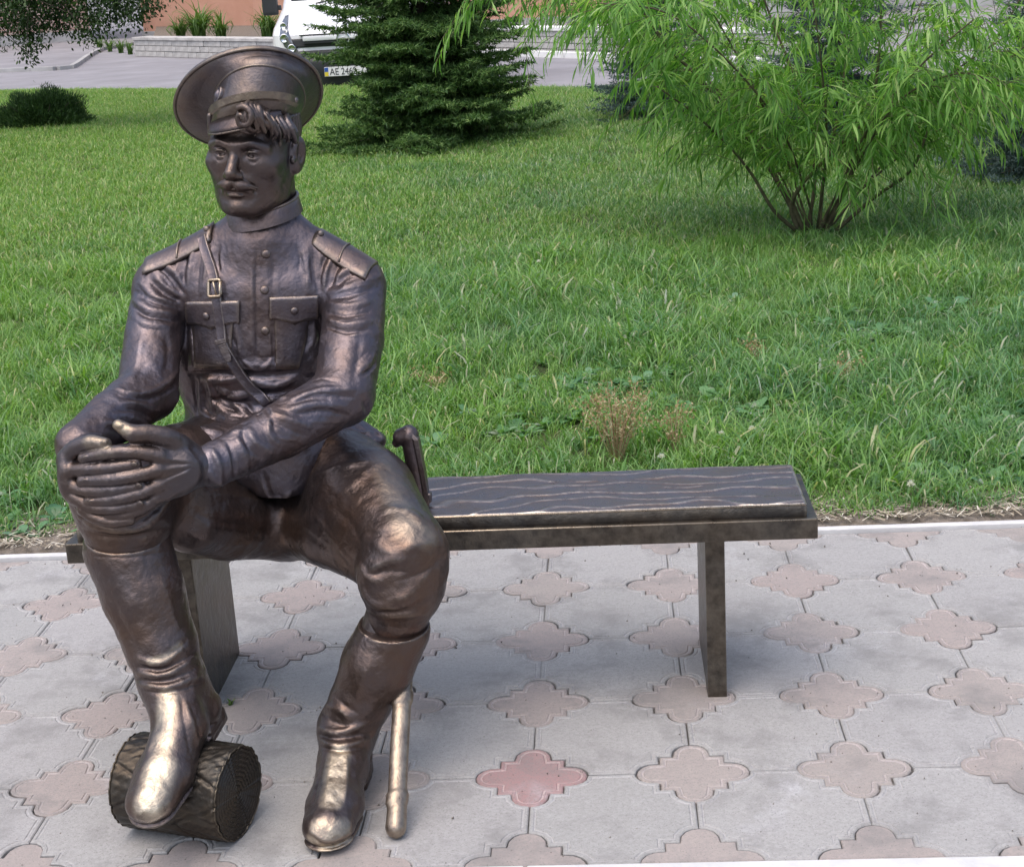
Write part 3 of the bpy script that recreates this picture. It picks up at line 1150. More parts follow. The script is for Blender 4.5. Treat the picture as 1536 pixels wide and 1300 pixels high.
# ------------------------------------------------------------------ breeches
TR = Field((-0.86, -0.14, 0.27), (-0.10, 0.60, 0.72), 0.0030)
TR.seg(J['hipR'], J['hipL'], 0.100, 0.098, 0.03)
TR.chain([J['hipR'], mid(J['hipR'], J['knR']), J['knR']], [0.108, 0.098, 0.082], 0.04, inner=0.012)
TR.chain([J['hipL'], mid(J['hipL'], J['knL']) + Vector((0.010, 0, 0.010)), J['knL']], [0.104, 0.102, 0.078], 0.04, inner=0.012)
TR.chain([J['knR'], at(190, 782, -0.012), at(192, 815, -0.012)], [0.084, 0.079, 0.072], 0.03)
TR.chain([J['knL'], at(605, 880, 0.028), at(597, 920, 0.030)], [0.076, 0.072, 0.058], 0.02, inner=0.01)
# baggy seat and undersides resting on and hanging over the front of the bench
TR.chain([at(415, 775, 0.34), at(340, 780, 0.22), at(285, 782, 0.10)], [0.085, 0.078, 0.060], 0.04, inner=0.01)
TR.chain([at(440, 775, 0.34), at(500, 800, 0.20), at(560, 835, 0.09)], [0.080, 0.068, 0.055], 0.04, inner=0.01)
TR.ell(at(632, 848, 0.045), (0.040, 0.052, 0.055), 0.03)
TR.ell(at(566, 868, 0.000), (0.034, 0.028, 0.040), 0.03)
for p, w, h in (
    # left leg: the long crease from hip to knee, knee bag, folds at the boot top
    ([(470, 715), (510, 700), (560, 690)], 9, 5), ([(505, 745), (560, 700), (590, 700)], 14, 3),
    ([(565, 770), (595, 762), (625, 775), (645, 800)], 13, 5), ([(560, 815), (590, 830), (630, 815), (660, 820)], 10, 5),
    ([(545, 800), (580, 800), (612, 790)], 9, -5), ([(552, 855), (580, 842), (612, 838)], 7, 6), ([(556, 862), (585, 856), (620, 858)], 6, -6),
    ([(535, 845), (555, 868), (580, 872)], 9, 5), ([(540, 880), (560, 905), (600, 912)], 8, 7),
    ([(575, 905), (615, 890), (650, 850)], 9, 4), ([(560, 918), (610, 915), (650, 890)], 7, -5),
    ([(600, 870), (640, 855), (668, 830)], 8, -4), ([(535, 900), (575, 922), (640, 920)], 8, 4),
    ([(660, 800), (672, 840), (668, 880)], 9, 3), ([(500, 760), (530, 790), (545, 830)], 14, -4),
    ([(470, 770), (500, 810), (530, 850)], 10, 3),
    # right knee cloth below the hands
    ([(115, 775), (150, 792), (200, 795), (250, 775)], 6, 6), ([(112, 790), (150, 803), (205, 803), (256, 790)], 5, -5),
    ([(118, 785), (130, 770), (140, 765)], 6, -4), ([(215, 790), (240, 768), (256, 745)], 8, 5), ([(200, 785), (225, 770), (245, 752)], 5, -4),
    ([(280, 760), (320, 780), (380, 790)], 12, -4), ([(270, 790), (330, 815), (400, 812)], 10, 4),
    ([(300, 740), (360, 745), (420, 760)], 10, 4), ([(430, 790), (460, 800), (500, 830)], 10, -4)):
    stroke(TR, p, w * 1.0, h * (1.75 if w < 9 else 1.0))

# ------------------------------------------------------------------ tunic
TU = Field((-0.82, -0.05, 0.50), (-0.20, 0.60, 1.04), 0.0023)
TU.ell(J['chest'], (0.165, 0.108, 0.135), 0.03)
TU.ell(at(394, 455, 0.385), (0.140, 0.070, 0.090), 0.05)
TU.ell(at(392, 520, 0.385), (0.140, 0.078, 0.085), 0.05)
TU.ell(J['belly'] + Vector((-0.004, 0, 0)), (0.164, 0.116, 0.140), 0.05)
TU.ell(at(306, 540, 0.42), (0.060, 0.080, 0.110), 0.03)
TU.ell(at(402, 640, 0.405), (0.172, 0.130, 0.085), 0.04)
TU.seg(J['shR'], J['shL'], 0.054, 0.054, 0.03)
TU.seg(at(394, 368, 0.402), at(396, 338, 0.415), 0.075, 0.066, 0.03)
TU.seg(at(388, 350, 0.42), at(252, 414, 0.405), 0.057, 0.044, 0.03)
TU.seg(at(408, 350, 0.42), at(526, 410, 0.395), 0.057, 0.044, 0.03)
TU.chain([J['shR'], mid(J['shR'], J['elR']) + Vector((-0.004, 0, 0)), J['elR']], [0.055, 0.055, 0.058], 0.016, inner=0.004)
TU.chain([J['elR'], mid(J['elR'], J['wrR']), J['wrR']], [0.057, 0.050, 0.040], 0.006, inner=0.006)
TU.chain([J['shL'], mid(J['shL'], J['elL']) + Vector((0.006, 0, 0)), J['elL']], [0.060, 0.061, 0.058], 0.016, inner=0.004)
TU.chain([J['elL'], mid(J['elL'], J['wrL']) + Vector((0, 0, -0.004)), J['wrL']], [0.058, 0.051, 0.039], 0.010, inner=0.006)
# skirt over the lap, tongue between the thighs, pocket bulge over the left hip
TU.chain([at(470, 672, 0.33), at(530, 668, 0.36)], [0.072, 0.054], 0.03)
TU.chain([at(385, 680, 0.27), at(440, 690, 0.27)], [0.070, 0.070], 0.03)
TU.chain([at(408, 700, 0.27), at(414, 730, 0.225)], [0.048, 0.026], 0.04, flat=((1, 0, 0), 1.4))
TU.chain([at(345, 690, 0.30), at(315, 690, 0.24)], [0.080, 0.07], 0.03)
TU.ell(at(552, 662, 0.34), (0.036, 0.040, 0.022), 0.010)
# cuffs stand proud of the wrists
_f = (J['wrL'] - J['elL']).normalized()
TU.seg(J['wrL'] - _f * 0.012, J['wrL'] + _f * 0.004, 0.0405, 0.0405, 0.004)
_g = (J['wrR'] - J['elR']).normalized()
TU.seg(J['wrR'] - _g * 0.012, J['wrR'] + _g * 0.004, 0.0405, 0.0405, 0.004)
TU.half(J['wrL'] + _f * 0.012, _f) if False else None
FOLDS = (
    # right sleeve (image left): creases from the arm pit, wrap over the elbow, forearm
    ([(237, 398), (258, 418), (275, 440)], 4, -4.5), ([(244, 392), (266, 414), (280, 438)], 6, 4), ([(230, 408), (250, 430), (272, 446)], 6, 4),
    ([(222, 415), (245, 440), (272, 452)], 4, -4), ([(206, 420), (235, 444), (270, 458)], 6, 4), ([(202, 436), (229, 452), (270, 464)], 4, -5),
    ([(199, 448), (225, 464), (268, 472)], 6.5, 6), ([(198, 460), (225, 476), (270, 482)], 4, -5),
    ([(196, 472), (222, 486), (262, 490)], 7, 3.5), ([(213, 500), (206, 540), (196, 575)], 14, 3), ([(250, 500), (252, 540), (243, 565)], 12, -4),
    ([(172, 580), (192, 588), (222, 588), (252, 574), (272, 548)], 5, 6), ([(174, 592), (195, 598), (225, 598), (256, 584), (275, 562)], 5, -6.5),
    ([(176, 604), (205, 606), (240, 618)], 6, 4), ([(174, 614), (204, 616), (238, 632)], 4, -3.5), ([(168, 622), (198, 626), (228, 644)], 6, 3),
    ([(150, 632), (178, 638), (205, 655)], 5, 3), ([(147, 640), (176, 648), (200, 664)], 4, -3), ([(110, 655), (135, 650), (160, 655)], 5, 3),
    ([(268, 585), (262, 612), (248, 640)], 8, 4),
    # left sleeve (image right)
    ([(488, 440), (530, 428), (574, 412)], 7, 4.5), ([(490, 450), (530, 442), (570, 430)], 4, -4), ([(492, 455), (530, 458), (562, 448)], 7, 4.5),
    ([(489, 468), (520, 474), (558, 466)], 4.5, -5.5), ([(482, 476), (522, 487), (562, 480)], 6.5, 6.5), ([(482, 487), (520, 498), (558, 494)], 4, -4),
    ([(500, 420), (520, 405), (545, 395)], 6, 4), ([(496, 432), (505, 405), (522, 385)], 4.5, -4.5), ([(505, 435), (520, 415), (550, 403)], 4, -3),
    ([(486, 438), (488, 410), (498, 384)], 5, 5), ([(478, 440), (481, 408), (490, 380)], 4, -5),
    ([(486, 500), (476, 530), (462, 565)], 14, 3), ([(540, 505), (535, 545), (528, 580)], 16, -3),
    ([(536, 555), (552, 545), (562, 530)], 6, 5), ([(538, 565), (555, 555), (566, 540)], 4, -4),
    ([(434, 600), (480, 585), (535, 584)], 5.5, 5.5), ([(430, 608), (478, 596), (532, 595)], 4, -5.5), ([(428, 616), (478, 606), (524, 611)], 5.5, 5),
    ([(440, 624), (480, 616), (525, 624)], 4, -4), ([(404, 618), (434, 629), (470, 642)], 6, 4.5), ([(398, 628), (430, 642), (462, 655)], 4, -4.5),
    ([(404, 620), (404, 650), (420, 670)], 5, 4), ([(372, 640), (384, 662), (410, 682)], 6, 4), ([(362, 646), (372, 668), (394, 690)], 4, -4.5),
    ([(352, 652), (364, 676), (372, 705)], 6, 4), ([(340, 660), (350, 686), (352, 716)], 4, -4),
    ([(318, 672), (330, 700), (330, 730)], 4, 4), ([(510, 640), (480, 660), (440, 680)], 10, -4),
    ([(545, 600), (552, 620), (548, 640)], 6, -4), ([(520, 640), (540, 650), (560, 648)], 5, 5), ([(515, 655), (545, 662), (575, 660)], 5, 5),
    ([(515, 665), (545, 674), (580, 674)], 4, -5), ([(480, 690), (520, 682), (575, 690)], 6, 4), ([(558, 640), (572, 655), (582, 670)], 5, 4),
    # chest and belly
    ([(292, 365), (285, 400), (282, 440)], 6, 4.5), ([(283, 372), (276, 405), (274, 440)], 5, -5), ([(302, 372), (298, 405), (296, 440)], 4, -3),
    ([(318, 368), (312, 390), (306, 420)], 5, 3), ([(330, 365), (326, 385), (330, 410)], 4, -3),
    ([(455, 375), (460, 400), (462, 440)], 6, 3.5), ([(470, 370), (472, 400), (476, 438)], 4, -4), ([(445, 365), (450, 385), (448, 410)], 4, -2.5),
    ([(352, 480), (358, 510), (362, 540)], 6, 3), ([(286, 490), (288, 520), (290, 552)], 5, 4), ([(279, 485), (280, 520), (281, 556)], 4, -5),
    ([(335, 500), (342, 525), (345, 552)], 5, 4), ([(412, 482), (416, 515), (414, 552)], 4, -4), ([(420, 490), (422, 520), (420, 548)], 4, 3),
    ([(458, 480), (462, 505), (456, 530)], 6, -4), ([(470, 482), (472, 505), (466, 525)], 5, 4),
    ([(282, 562), (320, 559), (350, 563)], 6, -9), ([(352, 562), (398, 564), (450, 558)], 6.5, -10), ([(284, 548), (320, 546), (352, 550)], 7, 4), ([(368, 546), (398, 549), (446, 543)], 7, 4),
    ([(300, 568), (330, 572), (362, 566)], 6, 6), ([(384, 574), (410, 578), (442, 570)], 6, 7), ([(378, 586), (410, 590), (440, 583)], 4, -6),
    ([(384, 597), (410, 600), (432, 595)], 5, 4), ([(305, 580), (320, 600), (350, 590)], 6, -6), ([(310, 565), (318, 590), (320, 620)], 6, 6),
    ([(325, 580), (345, 594), (376, 592)], 6, 6), ([(330, 596), (350, 604), (378, 602)], 4, -6), ([(345, 600), (360, 612), (375, 628)], 5, 5),
    ([(300, 590), (302, 615), (318, 630)], 6, 5), ([(322, 605), (340, 620), (365, 624)], 6, 5), ([(320, 628), (345, 634), (370, 636)], 4, -6),
    ([(290, 560), (292, 590), (298, 620)], 5, -5), ([(275, 590), (285, 605), (300, 628)], 6, 4), ([(368, 604), (378, 618), (390, 622)], 4, -5),
    ([(395, 608), (402, 618), (404, 630)], 4, -4), ([(300, 640), (330, 648), (365, 646)], 7, 4),
    # lap
    ([(400, 745), (418, 752), (438, 735)], 6, 5), ([(392, 700), (400, 730), (408, 752)], 7, -3), ([(300, 700), (330, 725), (360, 735)], 8, 3),
    # front edge of the tunic
    ([(385, 362), (384, 430), (385, 500), (386, 553)], 2.6, -3.6), ([(378, 380), (377, 450), (378, 540)], 7, 1.5), ([(410, 372), (409, 440), (410, 540)], 6, -1.6),
    ([(364, 540), (376, 551), (386, 556)], 4, 4), ([(387, 556), (400, 549), (408, 536)], 4, 4),
)
_fr = np.random.default_rng(17)
for p, w, h in FOLDS:
    low = np.mean([q[1] for q in p]) > 556 and max(q[0] for q in p) < 452 and min(q[0] for q in p) > 272
    stroke(TU, p, w * 1.0, h * (2.3 if low else 1.8))
    if w < 7.5 and len(p) == 3:                 # finer folds riding beside the main ones
        q = np.array(p, dtype=float); d = q[-1] - q[0]; nn = np.array([-d[1], d[0]]) / (np.linalg.norm(d) + 1e-6)
        for sg in (-1, 1):
            if _fr.random() < 0.75:
                o = nn * sg * _fr.uniform(5, 9) + _fr.normal(0, 2.0, 2)
                stroke(TU, [tuple(q[0] * 0.8 + q[1] * 0.2 + o), tuple(q[1] + o * 1.2 + _fr.normal(0, 2, 2)), tuple(q[2] * 0.75 + q[1] * 0.25 + o)], 2.6, -h * _fr.uniform(0.35, 0.7))

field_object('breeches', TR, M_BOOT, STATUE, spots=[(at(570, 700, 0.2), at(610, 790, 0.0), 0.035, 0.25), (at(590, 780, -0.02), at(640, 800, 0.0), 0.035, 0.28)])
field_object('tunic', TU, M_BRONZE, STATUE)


# ------------------------------------------------------------------ pieces sewn or strapped onto the tunic
def laid(name, field, corners, nu, nv, lift, thick, mat, parent, shape=None):
    q = patch(field, corners, nu, nv, 0, 0, shape)
    h = field.cast(np.array(CAM_C), pixdir(q.reshape(-1, 2)))
    if np.isnan(h).any():
        ok = ~np.isnan(h[:, 0]); ii = np.arange(len(h))
        for k in range(3): h[:, k] = np.interp(ii, ii[ok], h[ok, k])
    nr = field.grad(h)
    nr = nr.reshape(nv, nu, 3); h = h.reshape(nv, nu, 3)
    for _ in range(3):
        nr[1:-1, 1:-1] = (nr[:-2, 1:-1] + nr[2:, 1:-1] + nr[1:-1, :-2] + nr[1:-1, 2:]) / 4
        h[1:-1, 1:-1] = 0.5 * h[1:-1, 1:-1] + 0.125 * (h[:-2, 1:-1] + h[2:, 1:-1] + h[1:-1, :-2] + h[1:-1, 2:])
    v, f = sheet_solid(h, nr, lift, thick)
    me = mesh_np(v, np.array(f), name)
    bm = bmesh.new(); bm.from_mesh(me)
    bmesh.ops.recalc_face_normals(bm, faces=bm.faces)
    bm.to_mesh(me); bm.free()
    return link(name, me, mat, parent, smooth=True), h.mean((0, 1)), nr.mean((0, 1))


def stud(name, field, x, y, r, mat, parent, lift=0.0, dome=0.6):
    h = field.cast(np.array(CAM_C), pixdir([(x, y)]))[0]
    n = Vector(field.grad(h[None])[0])
    M = Matrix.Translation(Vector(h) + n * lift) @ n.to_track_quat('Z', 'Y').to_matrix().to_4x4()
    return MB().lathe([(r * 0.8, -0.004), (r, 0.0), (r, r * 0.25), (r * 0.8, r * dome * 0.8), (r * 0.45, r * dome), (0.0001, r * dome * 1.05)], 16, M).build(name, mat, parent, smooth=True)


def flap_shape(uu, vv):
    # pointed lower edge with a concave sweep either side
    low = 1.0 - 0.30 * np.abs(np.abs(uu - 0.5) * 2) ** 0.8 + 0.10 * (np.abs(uu - 0.5) * 2) ** 4
    return uu, vv * low


def pocket(cor_bag, cor_flap, bx, by):
    p, _, _ = laid('breast_pocket', TU, cor_bag, 14, 12, 0.0005, 0.0035, M_BRONZE, STATUE)
    fl, _, _ = laid('pocket_flap', TU, cor_flap, 19, 9, 0.004, 0.004, M_BRONZE, p, flap_shape)
    stud('pocket_button', TU, bx, by, 0.0075, M_BRONZE, p, 0.009)


pocket([(288, 462), (352, 460), (345, 552), (292, 550)], [(281, 452), (360, 451), (360, 494), (279, 494)], 313, 473)
pocket([(411, 456), (470, 453), (448, 552), (414, 552)], [(404, 446), (478, 443), (479, 485), (404, 488)], 441, 465)
for (x, y) in ((399, 381), (397, 435), (398, 496)):
    stud('tunic_button', TU, x, y, 0.0085, M_BRONZE, STATUE, 0.001)


def ribbon(name, field, path, width, lift, thick, mat, parent, hw_dir=None):
    c = onto(field, path, 7)
    jump = np.nonzero(np.linalg.norm(np.diff(c, axis=0), axis=1) > 0.02)[0]
    if len(jump): c = c[:jump[0] + 1]
    c = np.array([c[max(0, i - 2):min(len(c), i + 3)].mean(0) for i in range(len(c))])
    nr = field.grad(c)
    nr = np.array([nr[max(0, i - 3):i + 4].mean(0) for i in range(len(nr))])
    nr /= np.linalg.norm(nr, axis=1, keepdims=True)
    tg = np.gradient(c, axis=0); tg /= np.linalg.norm(tg, axis=1, keepdims=True) + 1e-9
    sd = np.cross(tg, nr); sd /= np.linalg.norm(sd, axis=1, keepdims=True) + 1e-9
    prof = np.array([-1, -0.85, -0.7, 0.7, 0.85, 1.0])
    hgt = np.array([0, 1.0, 0.75, 0.75, 1.0, 0.0])
    g = c[:, None, :] + sd[:, None, :] * (prof * width / 2)[None, :, None] + nr[:, None, :] * (lift + thick * hgt)[None, :, None]
    b = c[:, None, :] + sd[:, None, :] * (np.array([1.0, -1.0]) * width / 2)[None, :, None] + nr[:, None, :] * (lift - 0.006)
    g = np.concatenate([g, b], 1)
    n, k = g.shape[:2]
    f = [(i * k + j, i * k + (j + 1) % k, (i + 1) * k + (j + 1) % k, (i + 1) * k + j) for i in range(n - 1) for j in range(k)]
    f2 = np.array(f)
    me = mesh_np(g.reshape(-1, 3), f2, name)
    bm = bmesh.new(); bm.from_mesh(me)
    bmesh.ops.holes_fill(bm, edges=bm.edges)
    bmesh.ops.recalc_face_normals(bm, faces=bm.faces)
    bm.to_mesh(me); bm.free()
    return link(name, me, mat, parent, smooth=True), c, nr, sd, tg


strap, _c, _n, _s, _t = ribbon('shoulder_belt', TU, [(303, 352), (312, 385), (323, 420), (328, 455), (333, 490), (338, 520), (352, 548), (372, 576), (392, 596), (402, 604)],
                               0.021, 0.006, 0.0035, M_BRONZE, STATUE)
strap['label'] = 'narrow sword belt slung across the chest'


def at_surface(field, x, y, lift, roll):
    h = field.cast(np.array(CAM_C), pixdir([(x, y)]))[0]
    n = Vector(field.grad(h[None])[0])
    up = Vector((0, 0, 1)); sx = up.cross(n).normalized(); sy = n.cross(sx)
    c, s = math.cos(roll), math.sin(roll)
    X, Y = sx * c + sy * s, -sx * s + sy * c
    o = Vector(h) + n * lift
    return Matrix(((X.x, Y.x, n.x, o.x), (X.y, Y.y, n.y, o.y), (X.z, Y.z, n.z, o.z), (0, 0, 0, 1)))


def frame_loop(M, w, h, r, n=6):
    pts = []
    for cx, cy, a0 in ((w, h, 0), (-w, h, 90), (-w, -h, 180), (w, -h, 270)):
        for k in range(4):
            a = math.radians(a0 + 30 * k)
            pts.append(M @ Vector((cx + 0.004 * math.cos(a), cy + 0.004 * math.sin(a), 0)))
    pts.append(pts[0])
    return pts


Mb = at_surface(TU, 326, 433, 0.012, 0.06)
b_ = MB().tube(frame_loop(Mb, 0.009, 0.012, 0), 0.0032, 8)
b_.tube([Mb @ Vector((0.004, -0.013, 0.001)), Mb @ Vector((-0.001, 0.012, 0.003))], 0.002, 6)
b_.build('buckle', M_POLISH, strap, smooth=True)


def on_strap(x, y, lift):
    """frame on the belt nearest to where the photograph shows a fitting: x across, y along, z outwards"""
    d = pixdir([(x, y)])[0]; d /= np.linalg.norm(d)
    q = _c - np.array(CAM_C)
    k = int(np.argmin(np.linalg.norm(q - (q @ d)[:, None] * d, axis=1)))
    o = _c[k] + _n[k] * lift
    z = Vector(_n[k]).normalized(); yv = Vector(_t[k]); yv = (yv - z * yv.dot(z)).normalized(); xv = yv.cross(z)
    return Matrix(((xv.x, yv.x, z.x, o[0]), (xv.y, yv.y, z.y, o[1]), (xv.z, yv.z, z.z, o[2]), (0, 0, 0, 1)))


MB().box((-0.0135, -0.0045, -0.004), (0.0135, 0.0045, 0.0030), on_strap(337, 512, 0.0095)).build('keeper_loop', M_BRONZE, strap, bevel=0.0014)
MB().prism([(-0.0078, -0.018), (0.0078, -0.018), (0.0078, 0.010), (0.005, 0.017), (0, 0.019), (-0.005, 0.017), (-0.0078, 0.010)], -0.004, 0.0022, on_strap(342, 526, 0.0095)).build('belt_end', M_BRONZE, strap, bevel=0.0010)


# shoulder boards lie on top of the shoulders: dropped straight down onto the tunic
def shoulder_board(a, b, w0, w1):
    a, b = Vector(a), Vector(b)
    d = b - a; d.z = 0
    s = Vector((0, 0, 1)).cross(d.normalized())
    nu, nv = 15, 7
    g = np.zeros((nv, nu, 3))
    for i in range(nu):
        t = i / (nu - 1)
        for j in range(nv):
            v = j / (nv - 1) - 0.5
            p = a + d * t + s * (v * (w0 + (w1 - w0) * t))
            g[j, i] = (p.x, p.y, 1.2)
    h = TU.cast(g.reshape(-1, 3), np.tile([0, 0, -1.0], (nu * nv, 1)))
    ok = ~np.isnan(h[:, 0]); ii = np.arange(len(h))
    for k in range(3): h[:, k] = np.interp(ii, ii[ok], h[ok, k])
    h = h.reshape(nv, nu, 3)
    h[..., 2] = h[..., 2] * 0.85 + 0.15 * h[..., 2].max(0, keepdims=True)      # boards stay stiff across
    for j in range(nv):                                    # stiff: no ripples from the folds underneath
        k = np.polyfit(np.arange(nu), h[j, :, 2], 2)
        h[j, :, 2] = np.polyval(k, np.arange(nu)) + 0.0015
    nr = np.tile([0, 0, 1.0], (nv, nu, 1))
    v, f = sheet_solid(h, nr, 0.0002, 0.0032)
    me = mesh_np(v, np.array(f), 'shoulder_board')
    bm = bmesh.new(); bm.from_mesh(me); bmesh.ops.recalc_face_normals(bm, faces=bm.faces); bm.to_mesh(me); bm.free()
    o = link('shoulder_board', me, M_BRONZE, STATUE)
    c = h[nv // 2, 1] + np.array([0, 0, 0.005])
    MB().lathe([(0.007, -0.004), (0.0075, 0.001), (0.005, 0.004), (0.0001, 0.005)], 12, Matrix.Translation(Vector(c))).build('board_button', M_BRONZE, o, smooth=True)
    e = h[:, int(nu * 0.52)] + np.array([0, 0, 0.005])
    MB().tube([Vector(p) for p in e], 0.0022, 6).build('board_braid', M_BRONZE, o, smooth=True)
    return o


shoulder_board(at(318, 342, 0.390), at(217, 390, 0.385), 0.050, 0.064)
shoulder_board(at(474, 340, 0.388), at(556, 386, 0.357), 0.050, 0.066)

# stand collar
CO = Field((-0.62, 0.28, 0.96), (-0.36, 0.54, 1.10), 0.0022)
# ------------------------------------------------------------------ boots
def boot(top, ank, heel, toe, r_top, r_an, box, bulge=0.93, h=0.0024):
    F = Field(box[0], box[1], h)
    top, ank, heel, toe = map(Vector, (top, ank, heel, toe))
    F.chain([top, mid(top, ank, 0.35), mid(top, ank, 0.75), ank], [r_top, r_top * bulge, (r_top * 0.35 + r_an * 0.65), r_an], 0.02, inner=0.01)
    f = (toe - heel); L = f.length; f.normalize()
    side = f.cross(Vector((0, 0, 1))).normalized(); up = side.cross(f)
    R = [list(side), list(f), list(up)]
    ball = heel + f * (L * 0.66) + up * 0.032
    instep = heel + f * (L * 0.36) + up * 0.060
    F.chain([ank, heel + up * 0.040 + f * 0.036], [r_an * 0.95, 0.040], 0.02)
    F.chain([ank + f * 0.01, instep, ball, toe - f * 0.045 + up * 0.029], [r_an * 0.95, 0.047, 0.044, 0.034], 0.02, inner=0.01)
    F.ell(ball, (0.051, 0.065, 0.032), 0.02, R)
    F.ell(toe - f * 0.050 + up * 0.027, (0.046, 0.050, 0.029), 0.015, R)
    F.chain([heel + f * 0.05 + up * 0.006, heel + f * (L * 0.42) + up * 0.010, ball - up * 0.026, toe - f * 0.045 + up * 0.005],
            [0.036, 0.032, 0.050, 0.044], 0.003, flat=(up, 0.18))
    F.rbox(heel + f * 0.042 + up * 0.004, (0.034, 0.038, 0.018), 0.008, 0.006, R)
    return F


BR = boot(at(192, 822, -0.012), J['anR'], (-0.583, -0.040, 0.175), (-0.640, -0.325, 0.098), 0.079, 0.056,
          ((-0.82, -0.36, 0.05), (-0.52, 0.12, 0.58)))
BL = boot(at(592, 944, 0.030), J['anL'], (-0.338, 0.040, 0.012), (-0.350, -0.268, 0.010), 0.066, 0.052,
          ((-0.46, -0.31, -0.01), (-0.13, 0.14, 0.42)), 1.03)
BR.half(at(192, 800, -0.012), (0.06, -0.12, 1.0))
BL.half(at(592, 934, 0.030), (0.10, -0.12, 1.0))
for F, ss in ((BR, (
    ([(128, 832), (190, 836), (258, 826)], 2.2, -1.6), ([(126, 812), (190, 806), (258, 797)], 3, 2),
    ([(200, 985), (240, 995), (275, 970)], 6, 6), ([(202, 998), (240, 1004), (272, 992), (296, 975)], 4, -6),
    ([(200, 1008), (245, 1012), (290, 990)], 5, 6), ([(202, 1018), (245, 1022), (295, 1003)], 4, -6), ([(205, 1026), (250, 1030), (305, 1012)], 5, 5),
    ([(212, 1034), (255, 1038), (310, 1022)], 4, -4), ([(252, 985), (272, 970), (282, 958)], 4, -4), ([(262, 1000), (285, 985), (295, 985)], 4, 4),
    ([(225, 1045), (228, 1090), (220, 1140)], 14, 2), ([(270, 1040), (278, 1090), (285, 1130)], 4, -3), ([(278, 1050), (290, 1090), (300, 1120)], 5, 3),
    ([(160, 880), (180, 930), (205, 975)], 14, -3), ([(240, 860), (255, 910), (270, 950)], 12, 3),
    ([(325, 1030), (335, 1060), (336, 1088)], 5, 3))),
    (BL, (
    ([(538, 952), (590, 962), (645, 952)], 2.4, -1.8), ([(532, 930), (590, 943), (650, 938)], 3, 2.5),
    ([(482, 1055), (510, 1065), (530, 1082)], 6, 6), ([(478, 1062), (500, 1082), (525, 1090)], 5, -6), ([(470, 1086), (505, 1098), (560, 1082)], 5, 6),
    ([(470, 1097), (505, 1108), (560, 1096)], 4, -6), ([(472, 1108), (510, 1118), (558, 1108)], 5, 5), ([(475, 1118), (510, 1126), (552, 1120)], 4, -4),
    ([(500, 1040), (520, 1060), (540, 1070)], 5, -4), ([(488, 1130), (478, 1170), (468, 1210)], 4, -3), ([(498, 1130), (492, 1170), (488, 1210)], 12, 2),
    ([(520, 1132), (520, 1170), (516, 1205)], 4, 3), ([(462, 1245), (495, 1262), (532, 1245)], 4, 2.5), ([(560, 980), (545, 1020), (530, 1050)], 14, 3),
    ([(600, 980), (585, 1030), (570, 1070)], 14, -3), ([(462, 1250), (495, 1270), (530, 1252)], 3, -2)))):
    for p, w, h in ss: stroke(F, p, w * 1.05, h * 1.6)


def rubbed(F, poly, r, amt):
    p = onto(F, poly, 3)
    return [(p[k], p[k + 1], r, amt) for k in range(len(p) - 1)]


field_object('boot', BR, M_BOOT, STATUE, spots=rubbed(BR, [(250, 1050), (244, 1110), (240, 1150)], 0.026, 0.7) + rubbed(BR, [(240, 1150), (230, 1185), (225, 1212)], 0.036, 1.0)
             + rubbed(BR, [(270, 968), (250, 985), (225, 992)], 0.010, 0.5))
field_object('boot', BL, M_BOOT, STATUE, spots=rubbed(BL, [(508, 1132), (502, 1165), (497, 1200)], 0.026, 1.0) + rubbed(BL, [(478, 1240), (495, 1246), (515, 1240)], 0.024, 0.6) + rubbed(BL, [(465, 1258), (495, 1272), (525, 1258)], 0.012, 0.7))
# ------------------------------------------------------------------ clasped hands round the right knee
def hp(x, y, lift=0.0):
    q = 1 - ((x - 180) / 116.0) ** 2 - ((y - 735) / 150.0) ** 2
    return at(x, y, 0.022 - 0.118 * math.sqrt(max(q, 0.03)) - lift)


HA = Field((-0.83, -0.17, 0.50), (-0.50, 0.09, 0.76), 0.0018)


def digit(pts, rad, lift=0.0, k=0.0025):
    c = catmull([tuple(hp(x, y, lift + (z[0] if z else 0))) for x, y, *z in pts], 3)
    r = np.interp(np.linspace(0, 1, len(c)), np.linspace(0, 1, len(rad)), rad)
    HA.chain(c, list(r * 1.26), k)


# right hand: back of the hand on the outer side of the knee
for (x, y, r) in ((103, 706, 0.0140), (105, 726, 0.0140), (113, 746, 0.0135), (124, 764, 0.0120)):
    HA.chain([at(120, 668, 0.012), mid(at(120, 668, 0.012), hp(x, y), 0.5) + Vector((-0.004, -0.004, 0)), hp(x, y)], [0.021, 0.017, r], 0.012)
HA.chain([at(120, 664, 0.012), at(140, 655, 0.05)], [0.027, 0.030], 0.01)
digit([(104, 705), (130, 704), (168, 701), (203, 696)], [0.0112, 0.0098, 0.0094, 0.0085], 0.004)
digit([(106, 727), (132, 736), (172, 734), (210, 728)], [0.0112, 0.0098, 0.0094, 0.0085], 0.003)
digit([(114, 746), (140, 761), (176, 762), (212, 755)], [0.0108, 0.0092, 0.0088, 0.0080], 0.005)
digit([(126, 764), (142, 776), (168, 783), (196, 780)], [0.0095, 0.0085, 0.0080, 0.0070], 0.007)
digit([(99, 688), (112, 673), (135, 664), (158, 666)], [0.0135, 0.0125, 0.0115, 0.0092], 0.004, 0.006)
